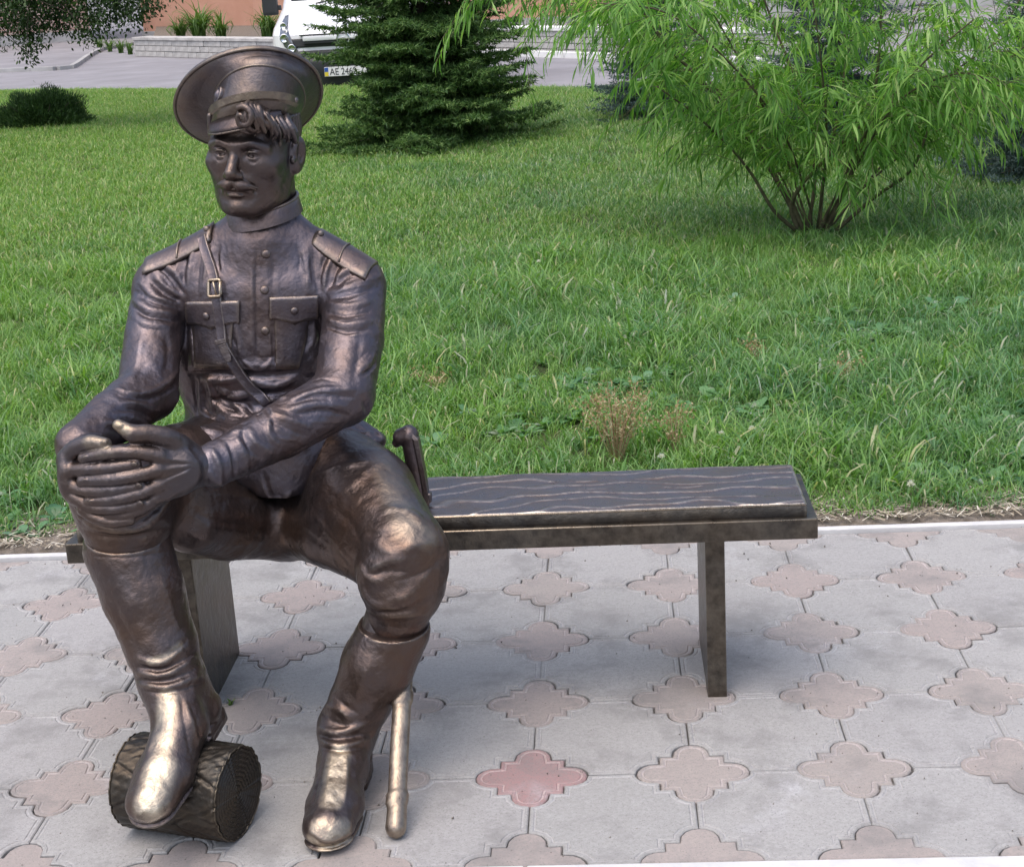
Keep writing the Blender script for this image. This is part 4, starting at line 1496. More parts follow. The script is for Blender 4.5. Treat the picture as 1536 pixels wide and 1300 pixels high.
# left hand: comes in from the right, thumb up
for (x, y, r) in ((236, 684, 0.0130), (233, 706, 0.0130), (235, 729, 0.0125), (234, 748, 0.0110)):
    HA.chain([J['wrL'] + Vector((-0.005, -0.004, 0)), mid(J['wrL'], hp(x, y, 0.006), 0.55) + Vector((0, -0.008, 0)), hp(x, y, 0.006)], [0.026, 0.0185, r], 0.012)
HA.chain([J['wrL'] + Vector((0.03, 0.02, 0)), J['wrL']], [0.030, 0.029], 0.01)
digit([(240, 684), (205, 678), (165, 679), (126, 687)], [0.0115, 0.0100, 0.0095, 0.0085], 0.006)
digit([(236, 705), (205, 713), (165, 719), (124, 721)], [0.0115, 0.0102, 0.0096, 0.0088], 0.006)
digit([(238, 728), (210, 740), (175, 748), (134, 752)], [0.0110, 0.0097, 0.0092, 0.0084], 0.005)
digit([(236, 746), (212, 764), (190, 771), (163, 773)], [0.0100, 0.0088, 0.0083, 0.0074], 0.003)
digit([(286, 680), (258, 660), (226, 650), (200, 650), (178, 638)], [0.0165, 0.0145, 0.0128, 0.0125, 0.0085], 0.012, 0.010)
HA.ell(hp(266, 704, 0.004), (0.040, 0.016, 0.040), 0.015)
HA.ell(hp(102, 716, -0.002), (0.016, 0.026, 0.044), 0.012)
# finger nails, knuckle creases, tendons
for (x, y) in ((156, 664), (201, 696), (208, 728), (210, 755), (129, 686), (127, 721), (137, 752), (180, 640)):
    h = HA.cast(np.array(CAM_C), pixdir([(x, y)]))[0]
    if not np.isnan(h[0]):
        n = HA.grad(h[None])[0]
        HA.ell(h + n * 0.0002, (0.0062, 0.0022, 0.0048), 0.0006)
for p, w, h in (
    ([(165, 671), (166, 688)], 2, -1.3), ([(205, 671), (206, 686)], 2, -1.3), ([(165, 711), (165, 727)], 2, -1.3), ([(205, 704), (205, 721)], 2, -1.3),
    ([(176, 740), (175, 756)], 2, -1.2), ([(150, 694), (150, 711)], 2, -1.2), ([(150, 728), (150, 742)], 2, -1.2),
    ([(240, 688), (265, 690), (290, 692)], 3.5, 2.2), ([(238, 706), (262, 702), (290, 698)], 3.5, 2.2), ([(240, 728), (262, 716), (290, 704)], 3.5, 2.0),
    ([(245, 696), (265, 696), (285, 695)], 3, -1.8), ([(245, 718), (265, 711), (285, 702)], 3, -1.8), ([(270, 668), (285, 680), (300, 690)], 4, -2),
    ([(96, 690), (98, 712), (102, 730)], 4, 2), ([(230, 656), (228, 645)], 2, -1.5), ([(134, 658), (137, 671)], 2, -1.2)):
    stroke(HA, p, w, h)
# ------------------------------------------------------------------ head
def head_frame():
    psi, rl, pt = math.radians(-10), math.radians(5.0), math.radians(1.0)
    fwd = Vector((math.sin(psi), -math.cos(psi), 0)); left = Vector((math.cos(psi), math.sin(psi), 0)); up = Vector((0, 0, 1))
    left, up = left * math.cos(rl) - up * math.sin(rl), up * math.cos(rl) + left * math.sin(rl)
    fwd, up = fwd * math.cos(pt) - up * math.sin(pt), up * math.cos(pt) + fwd * math.sin(pt)
    o = at(355.5, 229, 0.315) - fwd * 0.078
    return Matrix(((left.x, fwd.x, up.x, o.x), (left.y, fwd.y, up.y, o.y), (left.z, fwd.z, up.z, o.z), (0, 0, 0, 1)))


MH = head_frame()
HD = Field((-0.11, -0.125, -0.20), (0.11, 0.14, 0.145), 0.0016)
HD.ell((0, -0.012, 0.035), (0.077, 0.098, 0.090), 0.0)
HD.ell((0, 0.026, -0.030), (0.0755, 0.064, 0.080), 0.03)
HD.ell((0, 0.022, -0.082), (0.052, 0.054, 0.034), 0.03)
for s in (-1, 1):
    HD.chain([(s * 0.064, -0.012, -0.045), (s * 0.057, 0.004, -0.087), (s * 0.022, 0.066, -0.104)], [0.015, 0.016, 0.018], 0.024)
    HD.ell((s * 0.048, 0.056, -0.024), (0.021, 0.020, 0.016), 0.020)
    HD.chain([(s * 0.054, 0.067, 0.010), (s * 0.032, 0.0845, 0.0180), (s * 0.008, 0.0900, 0.015)], [0.006, 0.0080, 0.0075], 0.014)
    HD.ell((s * 0.033, 0.098, -0.001), (0.017, 0.022, 0.0115), 0.010, op='sub')
    HD.ell((s * 0.033, 0.0672, -0.003), (0.0165, 0.0142, 0.0125), 0.001)
    HD.ell((s * 0.0335, 0.0688, 0.0048), (0.0185, 0.0152, 0.0072), 0.001)
    HD.ell((s * 0.0335, 0.0678, -0.0128), (0.0170, 0.0138, 0.0066), 0.002)
    HD.chain([(s * 0.018, 0.0815, -0.002), (s * 0.027, 0.0855, 0.0040), (s * 0.037, 0.0835, 0.0034), (s * 0.051, 0.072, -0.004)], [0.0016, 0.0019, 0.0019, 0.0016], 0.0015)
    HD.chain([(s * 0.019, 0.0805, -0.005), (s * 0.028, 0.0825, -0.0098), (s * 0.038, 0.080, -0.0095), (s * 0.048, 0.0725, -0.004)], [0.0018, 0.0022, 0.0022, 0.0018], 0.003)
    HD.ell((s * 0.0125, 0.099, -0.040), (0.0085, 0.0115, 0.0078), 0.006)
    HD.chain([(s * 0.017, 0.094, -0.040), (s * 0.026, 0.087, -0.056), (s * 0.033, 0.079, -0.070)], [0.004, 0.004, 0.003], 0.008, op='sub')
    # ear
    HD.ell((s * 0.085, -0.016, -0.014), (0.010, 0.022, 0.036), 0.006, [[0.94, s * 0.34, 0], [-s * 0.34, 0.94, 0.18], [0, -0.18, 0.98]])
    HD.ell((s * 0.0985, -0.010, -0.008), (0.0115, 0.0125, 0.0225), 0.003, op='sub')
    HD.chain([(s * 0.089, -0.018, 0.006), (s * 0.0885, -0.020, -0.010), (s * 0.086, -0.010, -0.026)], [0.0026, 0.0028, 0.0030], 0.003)
    HD.ell((s * 0.083, 0.004, -0.020), (0.005, 0.006, 0.007), 0.003)
HD.chain([(0, 0.086, 0.010), (0, 0.098, -0.014), (0, 0.113, -0.034)], [0.0075, 0.0085, 0.0115], 0.010, inner=0.006)
HD.ell((0, 0.104, -0.0415), (0.009, 0.010, 0.006), 0.006)
for s in (-1, 1): HD.ell((s * 0.0075, 0.104, -0.0475), (0.0035, 0.0055, 0.003), 0.002, op='sub')
HD.ell((0, 0.082, -0.062), (0.030, 0.016, 0.022), 0.014)
HD.ell((0, 0.0945, -0.0655), (0.019, 0.007, 0.0048), 0.004)
HD.ell((0, 0.0925, -0.0775), (0.016, 0.0075, 0.0058), 0.004)
HD.ridge([(-0.027, 0.086, -0.0765), (-0.012, 0.099, -0.0720), (0, 0.101, -0.0714), (0.012, 0.099, -0.0720), (0.027, 0.086, -0.0770)], 0.0034, -0.0060)
HD.ridge([(-0.015, 0.094, -0.086), (0, 0.097, -0.087), (0.015, 0.094, -0.086)], 0.006, -0.0065)
HD.ell((0, 0.077, -0.103), (0.022, 0.021, 0.018), 0.014)
# frown and brow
HD.ridge([(-0.006, 0.097, 0.012), (-0.005, 0.097, 0.030)], 0.0026, -0.0020)
HD.ridge([(0.007, 0.097, 0.012), (0.006, 0.097, 0.032)], 0.0026, -0.0020)
HD.ridge([(-0.03, 0.09, 0.040), (0, 0.097, 0.044), (0.03, 0.09, 0.040)], 0.004, -0.0015)
for s in (-1, 1):
    HD.ridge([(s * 0.010, 0.0975, 0.0165), (s * 0.030, 0.0930, 0.0230), (s * 0.052, 0.074, 0.015)], 0.0048, 0.0026)   # eyebrow
    HD.ridge([(s * 0.019, 0.092, -0.044), (s * 0.030, 0.083, -0.058), (s * 0.036, 0.076, -0.074)], 0.0040, -0.0030)
    HD.ridge([(s * 0.055, 0.066, -0.004), (s * 0.064, 0.052, 0.000)], 0.0028, -0.0018)
    HD.ridge([(s * 0.055, 0.066, -0.009), (s * 0.064, 0.052, -0.012)], 0.0028, -0.0018)
    HD.ridge([(s * 0.046, 0.068, -0.040), (s * 0.046, 0.062, -0.060)], 0.010, -0.0030)
    HD.ridge([(s * 0.024, 0.086, -0.014), (s * 0.036, 0.082, -0.017), (s * 0.048, 0.073, -0.012)], 0.0035, -0.0018)
    HD.ell((s * 0.0325, 0.0825, -0.0045), (0.0034, 0.004, 0.0030), 0.0008, op='sub')                                  # pupil
HD.chain([(0.006, -0.034, -0.060), (0.006, -0.042, -0.13), (-0.002, -0.046, -0.20)], [0.060, 0.063, 0.070], 0.018)
hv, hf = HD.mesh()
hv = lumpy(hv, hf, 0.00034)
Mn = np.array(MH)
hv = (hv @ Mn[:3, :3].T + Mn[:3, 3]); hf = hf[:, ::-1]
gv, gf = HA.mesh()
gv = lumpy(gv, gf, 0.00030)
# the rest of the figure under the clothes, so that the body is one piece from head to hands and feet
CORE = Field((-0.80, -0.12, 0.10), (-0.16, 0.56, 1.06), 0.010)
for a, b, r in (('neck', 'chest', 0.05), ('chest', 'belly', 0.09), ('belly', 'pelvis', 0.09), ('shR', 'elR', 0.038), ('elR', 'wrR', 0.026), ('shL', 'elL', 0.038),
                ('elL', 'wrL', 0.026), ('shR', 'shL', 0.038), ('hipR', 'hipL', 0.08), ('hipR', 'knR', 0.055), ('hipL', 'knL', 0.055), ('knR', 'anR', 0.035), ('knL', 'anL', 0.035)):
    CORE.seg(J[a], J[b], r, r, 0.03)
cv, cf = CORE.mesh()
bv = np.concatenate([hv, gv, cv]); bf = np.concatenate([hf, gf + len(hv), cf + len(hv) + len(gv)])
_bm = mesh_np(bv, bf, 'body', smooth=True)
set_wear(_bm, bv, [(hp(176, 638, 0.02), hp(190, 645, 0.02), 0.014, 0.6), (hp(135, 664, 0.01), hp(160, 666, 0.01), 0.016, 0.5), (hp(170, 680, 0.01), hp(150, 682, 0.01), 0.010, 0.3)])
link('body', _bm, M_SKIN, STATUE)['label'] = 'bare face with frowning brow, and hands clasped on the knee'


def tuft(name, strands, mat, parent, box, h=0.0015, k=0.0012):
    F = Field(box[0], box[1], h)
    for pts, rad in strands:
        c = catmull(pts, 4)
        F.chain(c, list(np.interp(np.linspace(0, 1, len(c)), np.linspace(0, 1, len(rad)), rad)), k)
    v, f = F.mesh()
    v = v @ Mn[:3, :3].T + Mn[:3, 3]
    return link(name, mesh_np(v, f[:, ::-1], name, smooth=True), mat, parent)


# moustache: combed strands either side
st = []
for s in (-1, 1):
    for k in range(9):
        z0 = -0.0455 - 0.0022 * k; y0 = 0.1085 - 0.00035 * (k - 3.5) ** 2
        e = 0.040 - 0.0012 * k + 0.003 * math.sin(k * 2.1)
        st.append(([(s * 0.001, y0 - 0.003, z0 + 0.001), (s * 0.012, y0 - 0.002, z0 - 0.004), (s * 0.026, y0 - 0.010, z0 - 0.009 + 0.0008 * k), (s * e, y0 - 0.023, -0.0630 - 0.0008 * k)],
                   [0.0023, 0.0031, 0.0030, 0.0016]))
tuft('moustache', st, M_SKIN, STATUE, ((-0.055, 0.06, -0.08), (0.055, 0.125, -0.03)), 0.0012, 0.0004)
# hair: cropped sides and the forelock curling from under the cap over the left brow
st = []
_hr = np.random.default_rng(5)
for k in range(11):
    t = k / 10.0
    x0 = 0.040 + 0.052 * t + _hr.normal(0, 0.0015); y0 = 0.098 - 0.080 * t ** 1.2; z0 = 0.078 - 0.038 * t + _hr.normal(0, 0.003)
    j = lambda s=0.0022: _hr.normal(0, s, 3)
    m = _hr.uniform(0.72, 1.12)
    st.append(([(x0 - 0.012, y0 - 0.020, z0 + 0.022), tuple(np.array((x0 - 0.007, y0 + 0.006, z0 + 0.018)) + j()), tuple(np.array((x0 + 0.006, y0 + 0.011, z0)) + j()), tuple(np.array((x0 + 0.008, y0 + 0.002, z0 - 0.020)) + j(0.003)), tuple(np.array((x0 - 0.002, y0 - 0.006, z0 - 0.031)) + j(0.004))],
               [0.0042 * m, 0.0056 * m, 0.0060 * m, 0.0046 * m, 0.0018]))
    if k % 2 == 0:
        q = _hr.uniform(-0.003, 0.003)
        st.append(([(x0 - 0.008, y0 + 0.004, z0 + 0.022), (x0 + 0.002 + q, y0 + 0.014, z0 + 0.010), (x0 + 0.011 + q, y0 + 0.011, z0 - 0.008), (x0 + 0.010, y0 + 0.003, z0 - 0.026)], [0.0022, 0.0026, 0.0024, 0.0012]))
curl = [(0.030 + 0.0185 * (1 - a / 15) * math.cos(2.2 - a * 0.62), 0.108 + 0.0016 * a, 0.071 + 0.0205 * (1 - a / 16) * math.sin(2.2 - a * 0.62)) for a in range(14)]
st.append((curl, [0.0062, 0.0066, 0.0060, 0.0046, 0.0032]))
st.append(([(0.022, 0.098, 0.092), (0.017, 0.105, 0.066), (0.024, 0.102, 0.046), (0.038, 0.092, 0.040)], [0.005, 0.0065, 0.006, 0.003]))
st.append(([(0.030, 0.100, 0.080), (0.032, 0.104, 0.058), (0.042, 0.096, 0.046), (0.054, 0.082, 0.042)], [0.007, 0.0080, 0.006, 0.003]))
for s in (-1, 1):
    for k in range(9):
        t = k / 8.0
        y0 = 0.040 - 0.125 * t
        xx = s * 0.0805 * math.sqrt(max(0.05, 1 - ((y0 + 0.012) / 0.104) ** 2))
        st.append(([(xx * 0.98, y0, 0.060), (xx * 1.0, y0 - 0.004, 0.030), (xx * (0.985 - 0.05 * t), y0 - 0.008, (0.022 if -0.055 < y0 < 0.03 else 0.0) - 0.05 * t ** 2)], [0.006, 0.0058, 0.003]))
tuft('hair', st, M_SKIN, STATUE, ((-0.105, -0.125, -0.075), (0.115, 0.13, 0.125)), 0.0016, 0.0012)

# ------------------------------------------------------------------ stand collar
def collar():
    c0 = Vector(at(395, 318, 0.412))
    top = []; bot = []
    v = []
    n = 56
    rows = []
    for (r, dz, dy) in ((0.079, -0.013, 0.0), (0.0765, -0.002, 0.0), (0.0745, 0.006, 0.002), (0.0715, 0.018, 0.003), (0.0695, 0.021, 0.003), (0.0670, 0.018, 0.003), (0.066, -0.02, 0.002)):
        rows.append([(c0.x + r * math.sin(2 * math.pi * k / n) * 0.98, c0.y + dy - r * 0.98 * math.cos(2 * math.pi * k / n),
                      c0.z + dz - 0.010 * math.cos(2 * math.pi * k / n) - 0.000 + 0.010 * math.sin(2 * math.pi * k / n)) for k in range(n)])
    v = [p for r in rows for p in r]
    f = [(i * n + k, i * n + (k + 1) % n, (i + 1) * n + (k + 1) % n, (i + 1) * n + k) for i in range(len(rows) - 1) for k in range(n)]
    me = mesh_np(v, np.array(f), 'collar', smooth=True)
    bm = bmesh.new(); bm.from_mesh(me); bmesh.ops.recalc_face_normals(bm, faces=bm.faces); bm.to_mesh(me); bm.free()
    o = link('collar', me, M_BRONZE, STATUE)
    MB().tube([Vector(p) for p in rows[3]] + [Vector(rows[3][0])], 0.0026, 6, cap=False).build('collar_piping', M_BRONZE, o, smooth=True)
    return o


collar()

# ------------------------------------------------------------------ peaked cap pushed to the back of the head
def cap_build():
    n = 72
    L, Fw, Up = (Vector((MH[0][k], MH[1][k], MH[2][k])) for k in range(3))
    O = MH.to_translation()
    def ring(c, tilt, rx, ry, turn=0.0, lean=0.0):
        """tilt: front edge raised; turn: about the upright, lean: side raised (degrees)"""
        a, t, le = math.radians(tilt), math.radians(turn), math.radians(lean)
        fw = Fw * math.cos(t) + L * math.sin(t); ll = L * math.cos(t) - Fw * math.sin(t)
        f = fw * math.cos(a) + Up * math.sin(a)
        l = ll * math.cos(le) + Up * math.sin(le)
        return [Vector(c) + l * (rx * math.sin(2 * math.pi * k / n)) + f * (ry * math.cos(2 * math.pi * k / n)) for k in range(n)]
    b0 = O + Up * 0.044 - Fw * 0.012
    b1 = O + Up * 0.086 - Fw * 0.036 + L * 0.004
    rim = Vector(at(373, 150, 0.460))
    rows = [ring(b0, 10, 0.084, 0.103, 2, 13), ring(b0.lerp(b1, 0.5), 26, 0.088, 0.106, 6, 13), ring(b1, 40, 0.087, 0.110, 10, 11), ring(b1 + Up * 0.003 - Fw * 0.003, 42, 0.091, 0.113, 12, 11)]
    tl, tu, le = 47, 22, 7
    c2 = b1.lerp(rim, 0.5)
    rows += [ring(c2, 45, 0.113, 0.126, 17, 9)]
    r0 = ring(rim, tl, 1, 1, tu, le)
    ax = (r0[0] - rim).cross(r0[n // 4] - rim).normalized()
    if ax.dot(Up) < 0: ax = -ax
    rows += [ring(rim - ax * 0.008, tl, 0.134, 0.138, tu, le), ring(rim, tl, 0.143, 0.145, tu, le), ring(rim + ax * 0.006, tl, 0.144, 0.146, tu, le), ring(rim + ax * 0.010, tl, 0.141, 0.143, tu, le)]
    rows += [ring(rim + ax * 0.006, tl, 0.128, 0.130, tu, le), ring(rim + ax * 0.004, tl, 0.08, 0.08, tu, le), ring(rim + ax * 0.004, tl, 0.0005, 0.0005, tu, le)]
    v = [p for r in rows for p in r]
    f = [(i * n + k, i * n + (k + 1) % n, (i + 1) * n + (k + 1) % n, (i + 1) * n + k) for i in range(len(rows) - 1) for k in range(n)]
    # the inside of the band, so that it is not paper
    me = mesh_np(v, np.array(f), 'cap', smooth=True)
    bm = bmesh.new(); bm.from_mesh(me)
    bmesh.ops.holes_fill(bm, edges=bm.edges)
    bmesh.ops.recalc_face_normals(bm, faces=bm.faces); bm.to_mesh(me); bm.free()
    cap = link('cap', me, M_SKIN, STATUE)
    cap['label'] = 'wide-topped peaked cap tilted back, seen from below'
    MB().tube([p for p in rows[6]] + [rows[6][0]], 0.0036, 8, cap=False).build('crown_piping', M_SKIN, cap, smooth=True)
    MB().tube([p for p in rows[2]] + [rows[2][0]], 0.0026, 8, cap=False).build('band_piping', M_SKIN, cap, smooth=True)
    # short peak, bent down over the brow
    K = list(range(-12, 13))
    def pk(k, t):
        i = k % n
        base = rows[0][i].lerp(rows[1][i], 0.16)
        w = max(0.0, 1 - (k / 12.5) ** 2) ** 0.6
        return base + (Fw * 0.80 - Up * 0.62).normalized() * (0.035 * w * t) + Up * (-0.004 * t * t)
    g = [[pk(k, t) for k in K] for t in (0, 0.35, 0.7, 1.0)]
    gv = [p + Up * 0.002 + Fw * 0.002 for r in g for p in r] + [p - Up * 0.002 - Fw * 0.001 for r in g for p in r]
    m, o = len(K), len(K) * 4
    ff = []
    for j in range(3):
        for i in range(m - 1):
            a = j * m + i
            ff += [(a, a + 1, a + m + 1, a + m), (o + a, o + a + m, o + a + m + 1, o + a + 1)]
    for i in range(m - 1):
        ff += [(i, o + i, o + i + 1, i + 1), (3 * m + i, 3 * m + i + 1, o + 3 * m + i + 1, o + 3 * m + i)]
    mb = MB(); mb.add(gv, ff)
    pe = mb.build('peak', M_BRONZE, cap, smooth=True)
    MB().tube([p for p in g[3]], 0.0022, 6).build('peak_edge', M_BRONZE, pe, smooth=True)
    # chin strap across the band with its end button
    S = [rows[0][k % n].lerp(rows[1][k % n], 0.75) + (rows[0][k % n] - O).normalized() * 0.004 for k in range(-16, 17)]
    sv, sf = [], []
    for p in S:
        d = (p - O).normalized()
        sv += [p + Up * 0.0068 + d * 0.0022, p - Up * 0.0068 + d * 0.0022, p - Up * 0.0072 - d * 0.006, p + Up * 0.0072 - d * 0.006]
    for i in range(len(S) - 1):
        sf += [(i * 4 + j, i * 4 + (j + 1) % 4, i * 4 + 4 + (j + 1) % 4, i * 4 + 4 + j) for j in range(4)]
    sf += [(3, 2, 1, 0), tuple((len(S) - 1) * 4 + j for j in range(4))]
    mb = MB(); mb.add(sv, sf); cs = mb.build('chin_strap', M_SKIN, cap)
    bm = bmesh.new(); bm.from_mesh(cs.data); bmesh.ops.recalc_face_normals(bm, faces=bm.faces); bm.to_mesh(cs.data); bm.free()
    for k in (-16, 15):
        p = rows[0][k % n].lerp(rows[1][k % n], 0.78); d = (p - O).normalized()
        Mx = Matrix.Translation(p + d * 0.003) @ d.to_track_quat('Z', 'Y').to_matrix().to_4x4()
        MB().lathe([(0.006, -0.003), (0.0065, 0.002), (0.004, 0.005), (0.0001, 0.006)], 12, Mx).build('strap_button', M_BRONZE, cap, smooth=True)
    # oval cockade on the band
    i = -8 % n
    p = rows[1][i].lerp(rows[2][i], 0.30); d = ((rows[2][i] - rows[1][i]).cross(rows[1][(i + 1) % n] - rows[1][(i - 1) % n])).normalized()
    if d.dot(Fw) < 0: d = -d
    Mx = Matrix.Translation(p + d * 0.002) @ d.to_track_quat('Z', 'Y').to_matrix().to_4x4() @ Matrix.Diagonal((0.95, 1.30, 1.2, 1))
    ck = MB().lathe([(0.0125, -0.004), (0.0130, 0.001), (0.0115, 0.003), (0.0095, 0.0022), (0.0085, 0.0020), (0.0070, 0.0045), (0.0035, 0.0062), (0.0001, 0.0066)], 24, Mx).build('cockade', M_BRONZE, cap, smooth=True)
    return cap


CAP = cap_build()
# ------------------------------------------------------------------ bench
BENCH = empty('bench', (0, 0, 0))
tag(BENCH, 'long low dark bronze bench with grain-carved seat on two plank legs', 'bench')


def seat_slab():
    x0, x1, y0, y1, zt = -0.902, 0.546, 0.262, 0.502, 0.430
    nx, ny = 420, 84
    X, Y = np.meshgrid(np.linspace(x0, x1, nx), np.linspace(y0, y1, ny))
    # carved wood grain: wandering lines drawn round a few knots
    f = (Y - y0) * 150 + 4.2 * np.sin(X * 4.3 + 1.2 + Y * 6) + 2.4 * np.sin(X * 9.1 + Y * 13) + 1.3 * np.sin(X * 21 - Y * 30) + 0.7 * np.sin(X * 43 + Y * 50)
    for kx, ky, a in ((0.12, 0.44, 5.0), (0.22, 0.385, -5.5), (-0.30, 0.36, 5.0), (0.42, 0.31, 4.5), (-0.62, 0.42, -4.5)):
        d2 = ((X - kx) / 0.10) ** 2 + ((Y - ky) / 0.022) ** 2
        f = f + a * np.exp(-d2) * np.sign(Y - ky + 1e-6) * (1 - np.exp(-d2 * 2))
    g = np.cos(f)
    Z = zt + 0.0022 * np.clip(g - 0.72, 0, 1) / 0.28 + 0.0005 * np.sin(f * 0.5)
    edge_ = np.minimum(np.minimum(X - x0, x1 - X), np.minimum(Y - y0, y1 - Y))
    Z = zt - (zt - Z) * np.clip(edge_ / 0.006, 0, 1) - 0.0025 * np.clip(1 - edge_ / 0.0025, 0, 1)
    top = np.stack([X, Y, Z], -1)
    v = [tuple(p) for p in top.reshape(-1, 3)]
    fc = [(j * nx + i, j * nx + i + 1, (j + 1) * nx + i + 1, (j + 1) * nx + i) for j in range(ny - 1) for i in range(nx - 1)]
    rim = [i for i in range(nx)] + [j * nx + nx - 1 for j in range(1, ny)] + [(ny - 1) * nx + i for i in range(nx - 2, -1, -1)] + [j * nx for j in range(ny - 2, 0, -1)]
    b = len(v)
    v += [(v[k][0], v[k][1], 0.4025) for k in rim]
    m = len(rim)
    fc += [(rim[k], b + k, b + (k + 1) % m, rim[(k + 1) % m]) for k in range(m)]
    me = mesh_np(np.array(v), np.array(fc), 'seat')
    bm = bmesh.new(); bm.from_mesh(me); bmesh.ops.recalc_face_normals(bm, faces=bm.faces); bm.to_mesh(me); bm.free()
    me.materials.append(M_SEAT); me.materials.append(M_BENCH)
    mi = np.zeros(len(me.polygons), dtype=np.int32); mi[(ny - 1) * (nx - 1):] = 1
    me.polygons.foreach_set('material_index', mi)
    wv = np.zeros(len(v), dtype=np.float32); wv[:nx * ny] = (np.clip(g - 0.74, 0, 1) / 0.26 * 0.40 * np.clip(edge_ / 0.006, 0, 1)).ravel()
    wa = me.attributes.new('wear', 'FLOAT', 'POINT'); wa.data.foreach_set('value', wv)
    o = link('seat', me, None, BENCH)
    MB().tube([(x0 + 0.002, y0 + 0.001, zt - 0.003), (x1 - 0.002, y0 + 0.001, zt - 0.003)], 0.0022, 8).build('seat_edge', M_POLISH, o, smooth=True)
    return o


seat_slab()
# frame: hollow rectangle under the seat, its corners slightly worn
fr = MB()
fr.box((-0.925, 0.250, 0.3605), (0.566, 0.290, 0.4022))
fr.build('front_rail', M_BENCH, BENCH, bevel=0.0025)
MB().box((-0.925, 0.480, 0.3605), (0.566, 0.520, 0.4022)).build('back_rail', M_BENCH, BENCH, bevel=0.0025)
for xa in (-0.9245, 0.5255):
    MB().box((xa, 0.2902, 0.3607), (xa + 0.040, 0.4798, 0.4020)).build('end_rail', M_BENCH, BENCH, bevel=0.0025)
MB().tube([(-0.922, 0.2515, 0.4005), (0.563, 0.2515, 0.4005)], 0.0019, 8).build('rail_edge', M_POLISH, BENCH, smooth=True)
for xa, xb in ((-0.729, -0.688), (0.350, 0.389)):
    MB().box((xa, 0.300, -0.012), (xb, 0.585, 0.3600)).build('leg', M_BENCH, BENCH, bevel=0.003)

# ------------------------------------------------------------------ log under the right boot
LA, LB = Vector((-0.712, -0.128, 0.086)), Vector((-0.512, -0.186, 0.086))


def log_build():
    t = empty('log', (LA + LB) / 2 - Vector((0, 0, 0.086)))
    tag(t, 'short round bronze log with bark rim lying under the raised boot', 'log')
    base = t.location.copy()
    ax = (LB - LA).normalized(); up = Vector((0, 0, 1)); sd = up.cross(ax).normalized(); up = ax.cross(sd)
    r = random.Random(9)
    n, m = 220, 60
    L = (LB - LA).length
    def rad(a, s):
        # bark: long broken plates with cracks between, running along the log
        w = a + 0.25 * math.sin(s * 6 + 3 * a)
        k = 0.0835 + 0.0022 * abs(math.sin(w * 8.5 + 0.8 * math.sin(s * 9 + a * 5))) ** 0.5 + 0.0010 * math.sin(a * 31 + s * 25) * math.sin(s * 40 + a * 3)
        k -= 0.0030 * max(0, math.sin(s * 17 + 4 * math.sin(a * 4.0))) ** 8
        return k
    v, f = [], []
    for i in range(m):
        s = i / (m - 1)
        for k in range(n):
            a = 2 * math.pi * k / n
            rr = rad(a, s)
            if i in (0, m - 1): rr -= 0.003
            v.append(LA + ax * (L * s) + (sd * math.cos(a) + up * math.sin(a)) * rr - base)
    for i in range(m - 1):
        for k in range(n):
            f.append((i * n + k, i * n + (k + 1) % n, (i + 1) * n + (k + 1) % n, (i + 1) * n + k))
    mb = MB(); mb.add(v, f)
    mb.build('bark', M_LOG, t, smooth=True)
    # sawn ends with grooved year rings, a raised rim round them
    for P0, sg, nm in ((LB, 1, 'sawn_end'), (LA, -1, 'sawn_end')):
        v, f = [], []
        rr = np.linspace(0.0, 0.080, 96)
        for q, x in enumerate(rr):
            for k in range(n):
                a = 2 * math.pi * k / n
                w = x * (rad(a, 1.0 if sg > 0 else 0.0) / 0.0838)
                z = 0.0012 * math.sin(x * 760 + 1.2 * math.sin(a * 3) + 0.5 * math.sin(a * 7)) if x > 0.004 else 0
                z += 0.003 if q == len(rr) - 1 else 0.0
                v.append(P0 + ax * (sg * (0.0008 + z)) + (sd * math.cos(a) + up * math.sin(a)) * w - base)
        for i in range(len(rr) - 1):
            for k in range(n):
                q = (i * n + k, i * n + (k + 1) % n, (i + 1) * n + (k + 1) % n, (i + 1) * n + k)
                f.append(q if sg > 0 else q[::-1])
        mb = MB(); mb.add(v, f)
        e = mb.build(nm, M_LOG, t, smooth=True)
        ring = [P0 + ax * (sg * 0.0012) + (sd * math.cos(2 * math.pi * k / n) + up * math.sin(2 * math.pi * k / n)) * (rad(2 * math.pi * k / n, 1.0 if sg > 0 else 0.0) - 0.0022) - base for k in range(n + 1)]
        MB().tube(ring, 0.0018, 6, cap=False).build('end_rim', M_LOG, e, smooth=True)
    return t


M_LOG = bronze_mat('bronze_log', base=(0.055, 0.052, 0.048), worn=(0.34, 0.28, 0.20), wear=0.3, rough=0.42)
log_build()

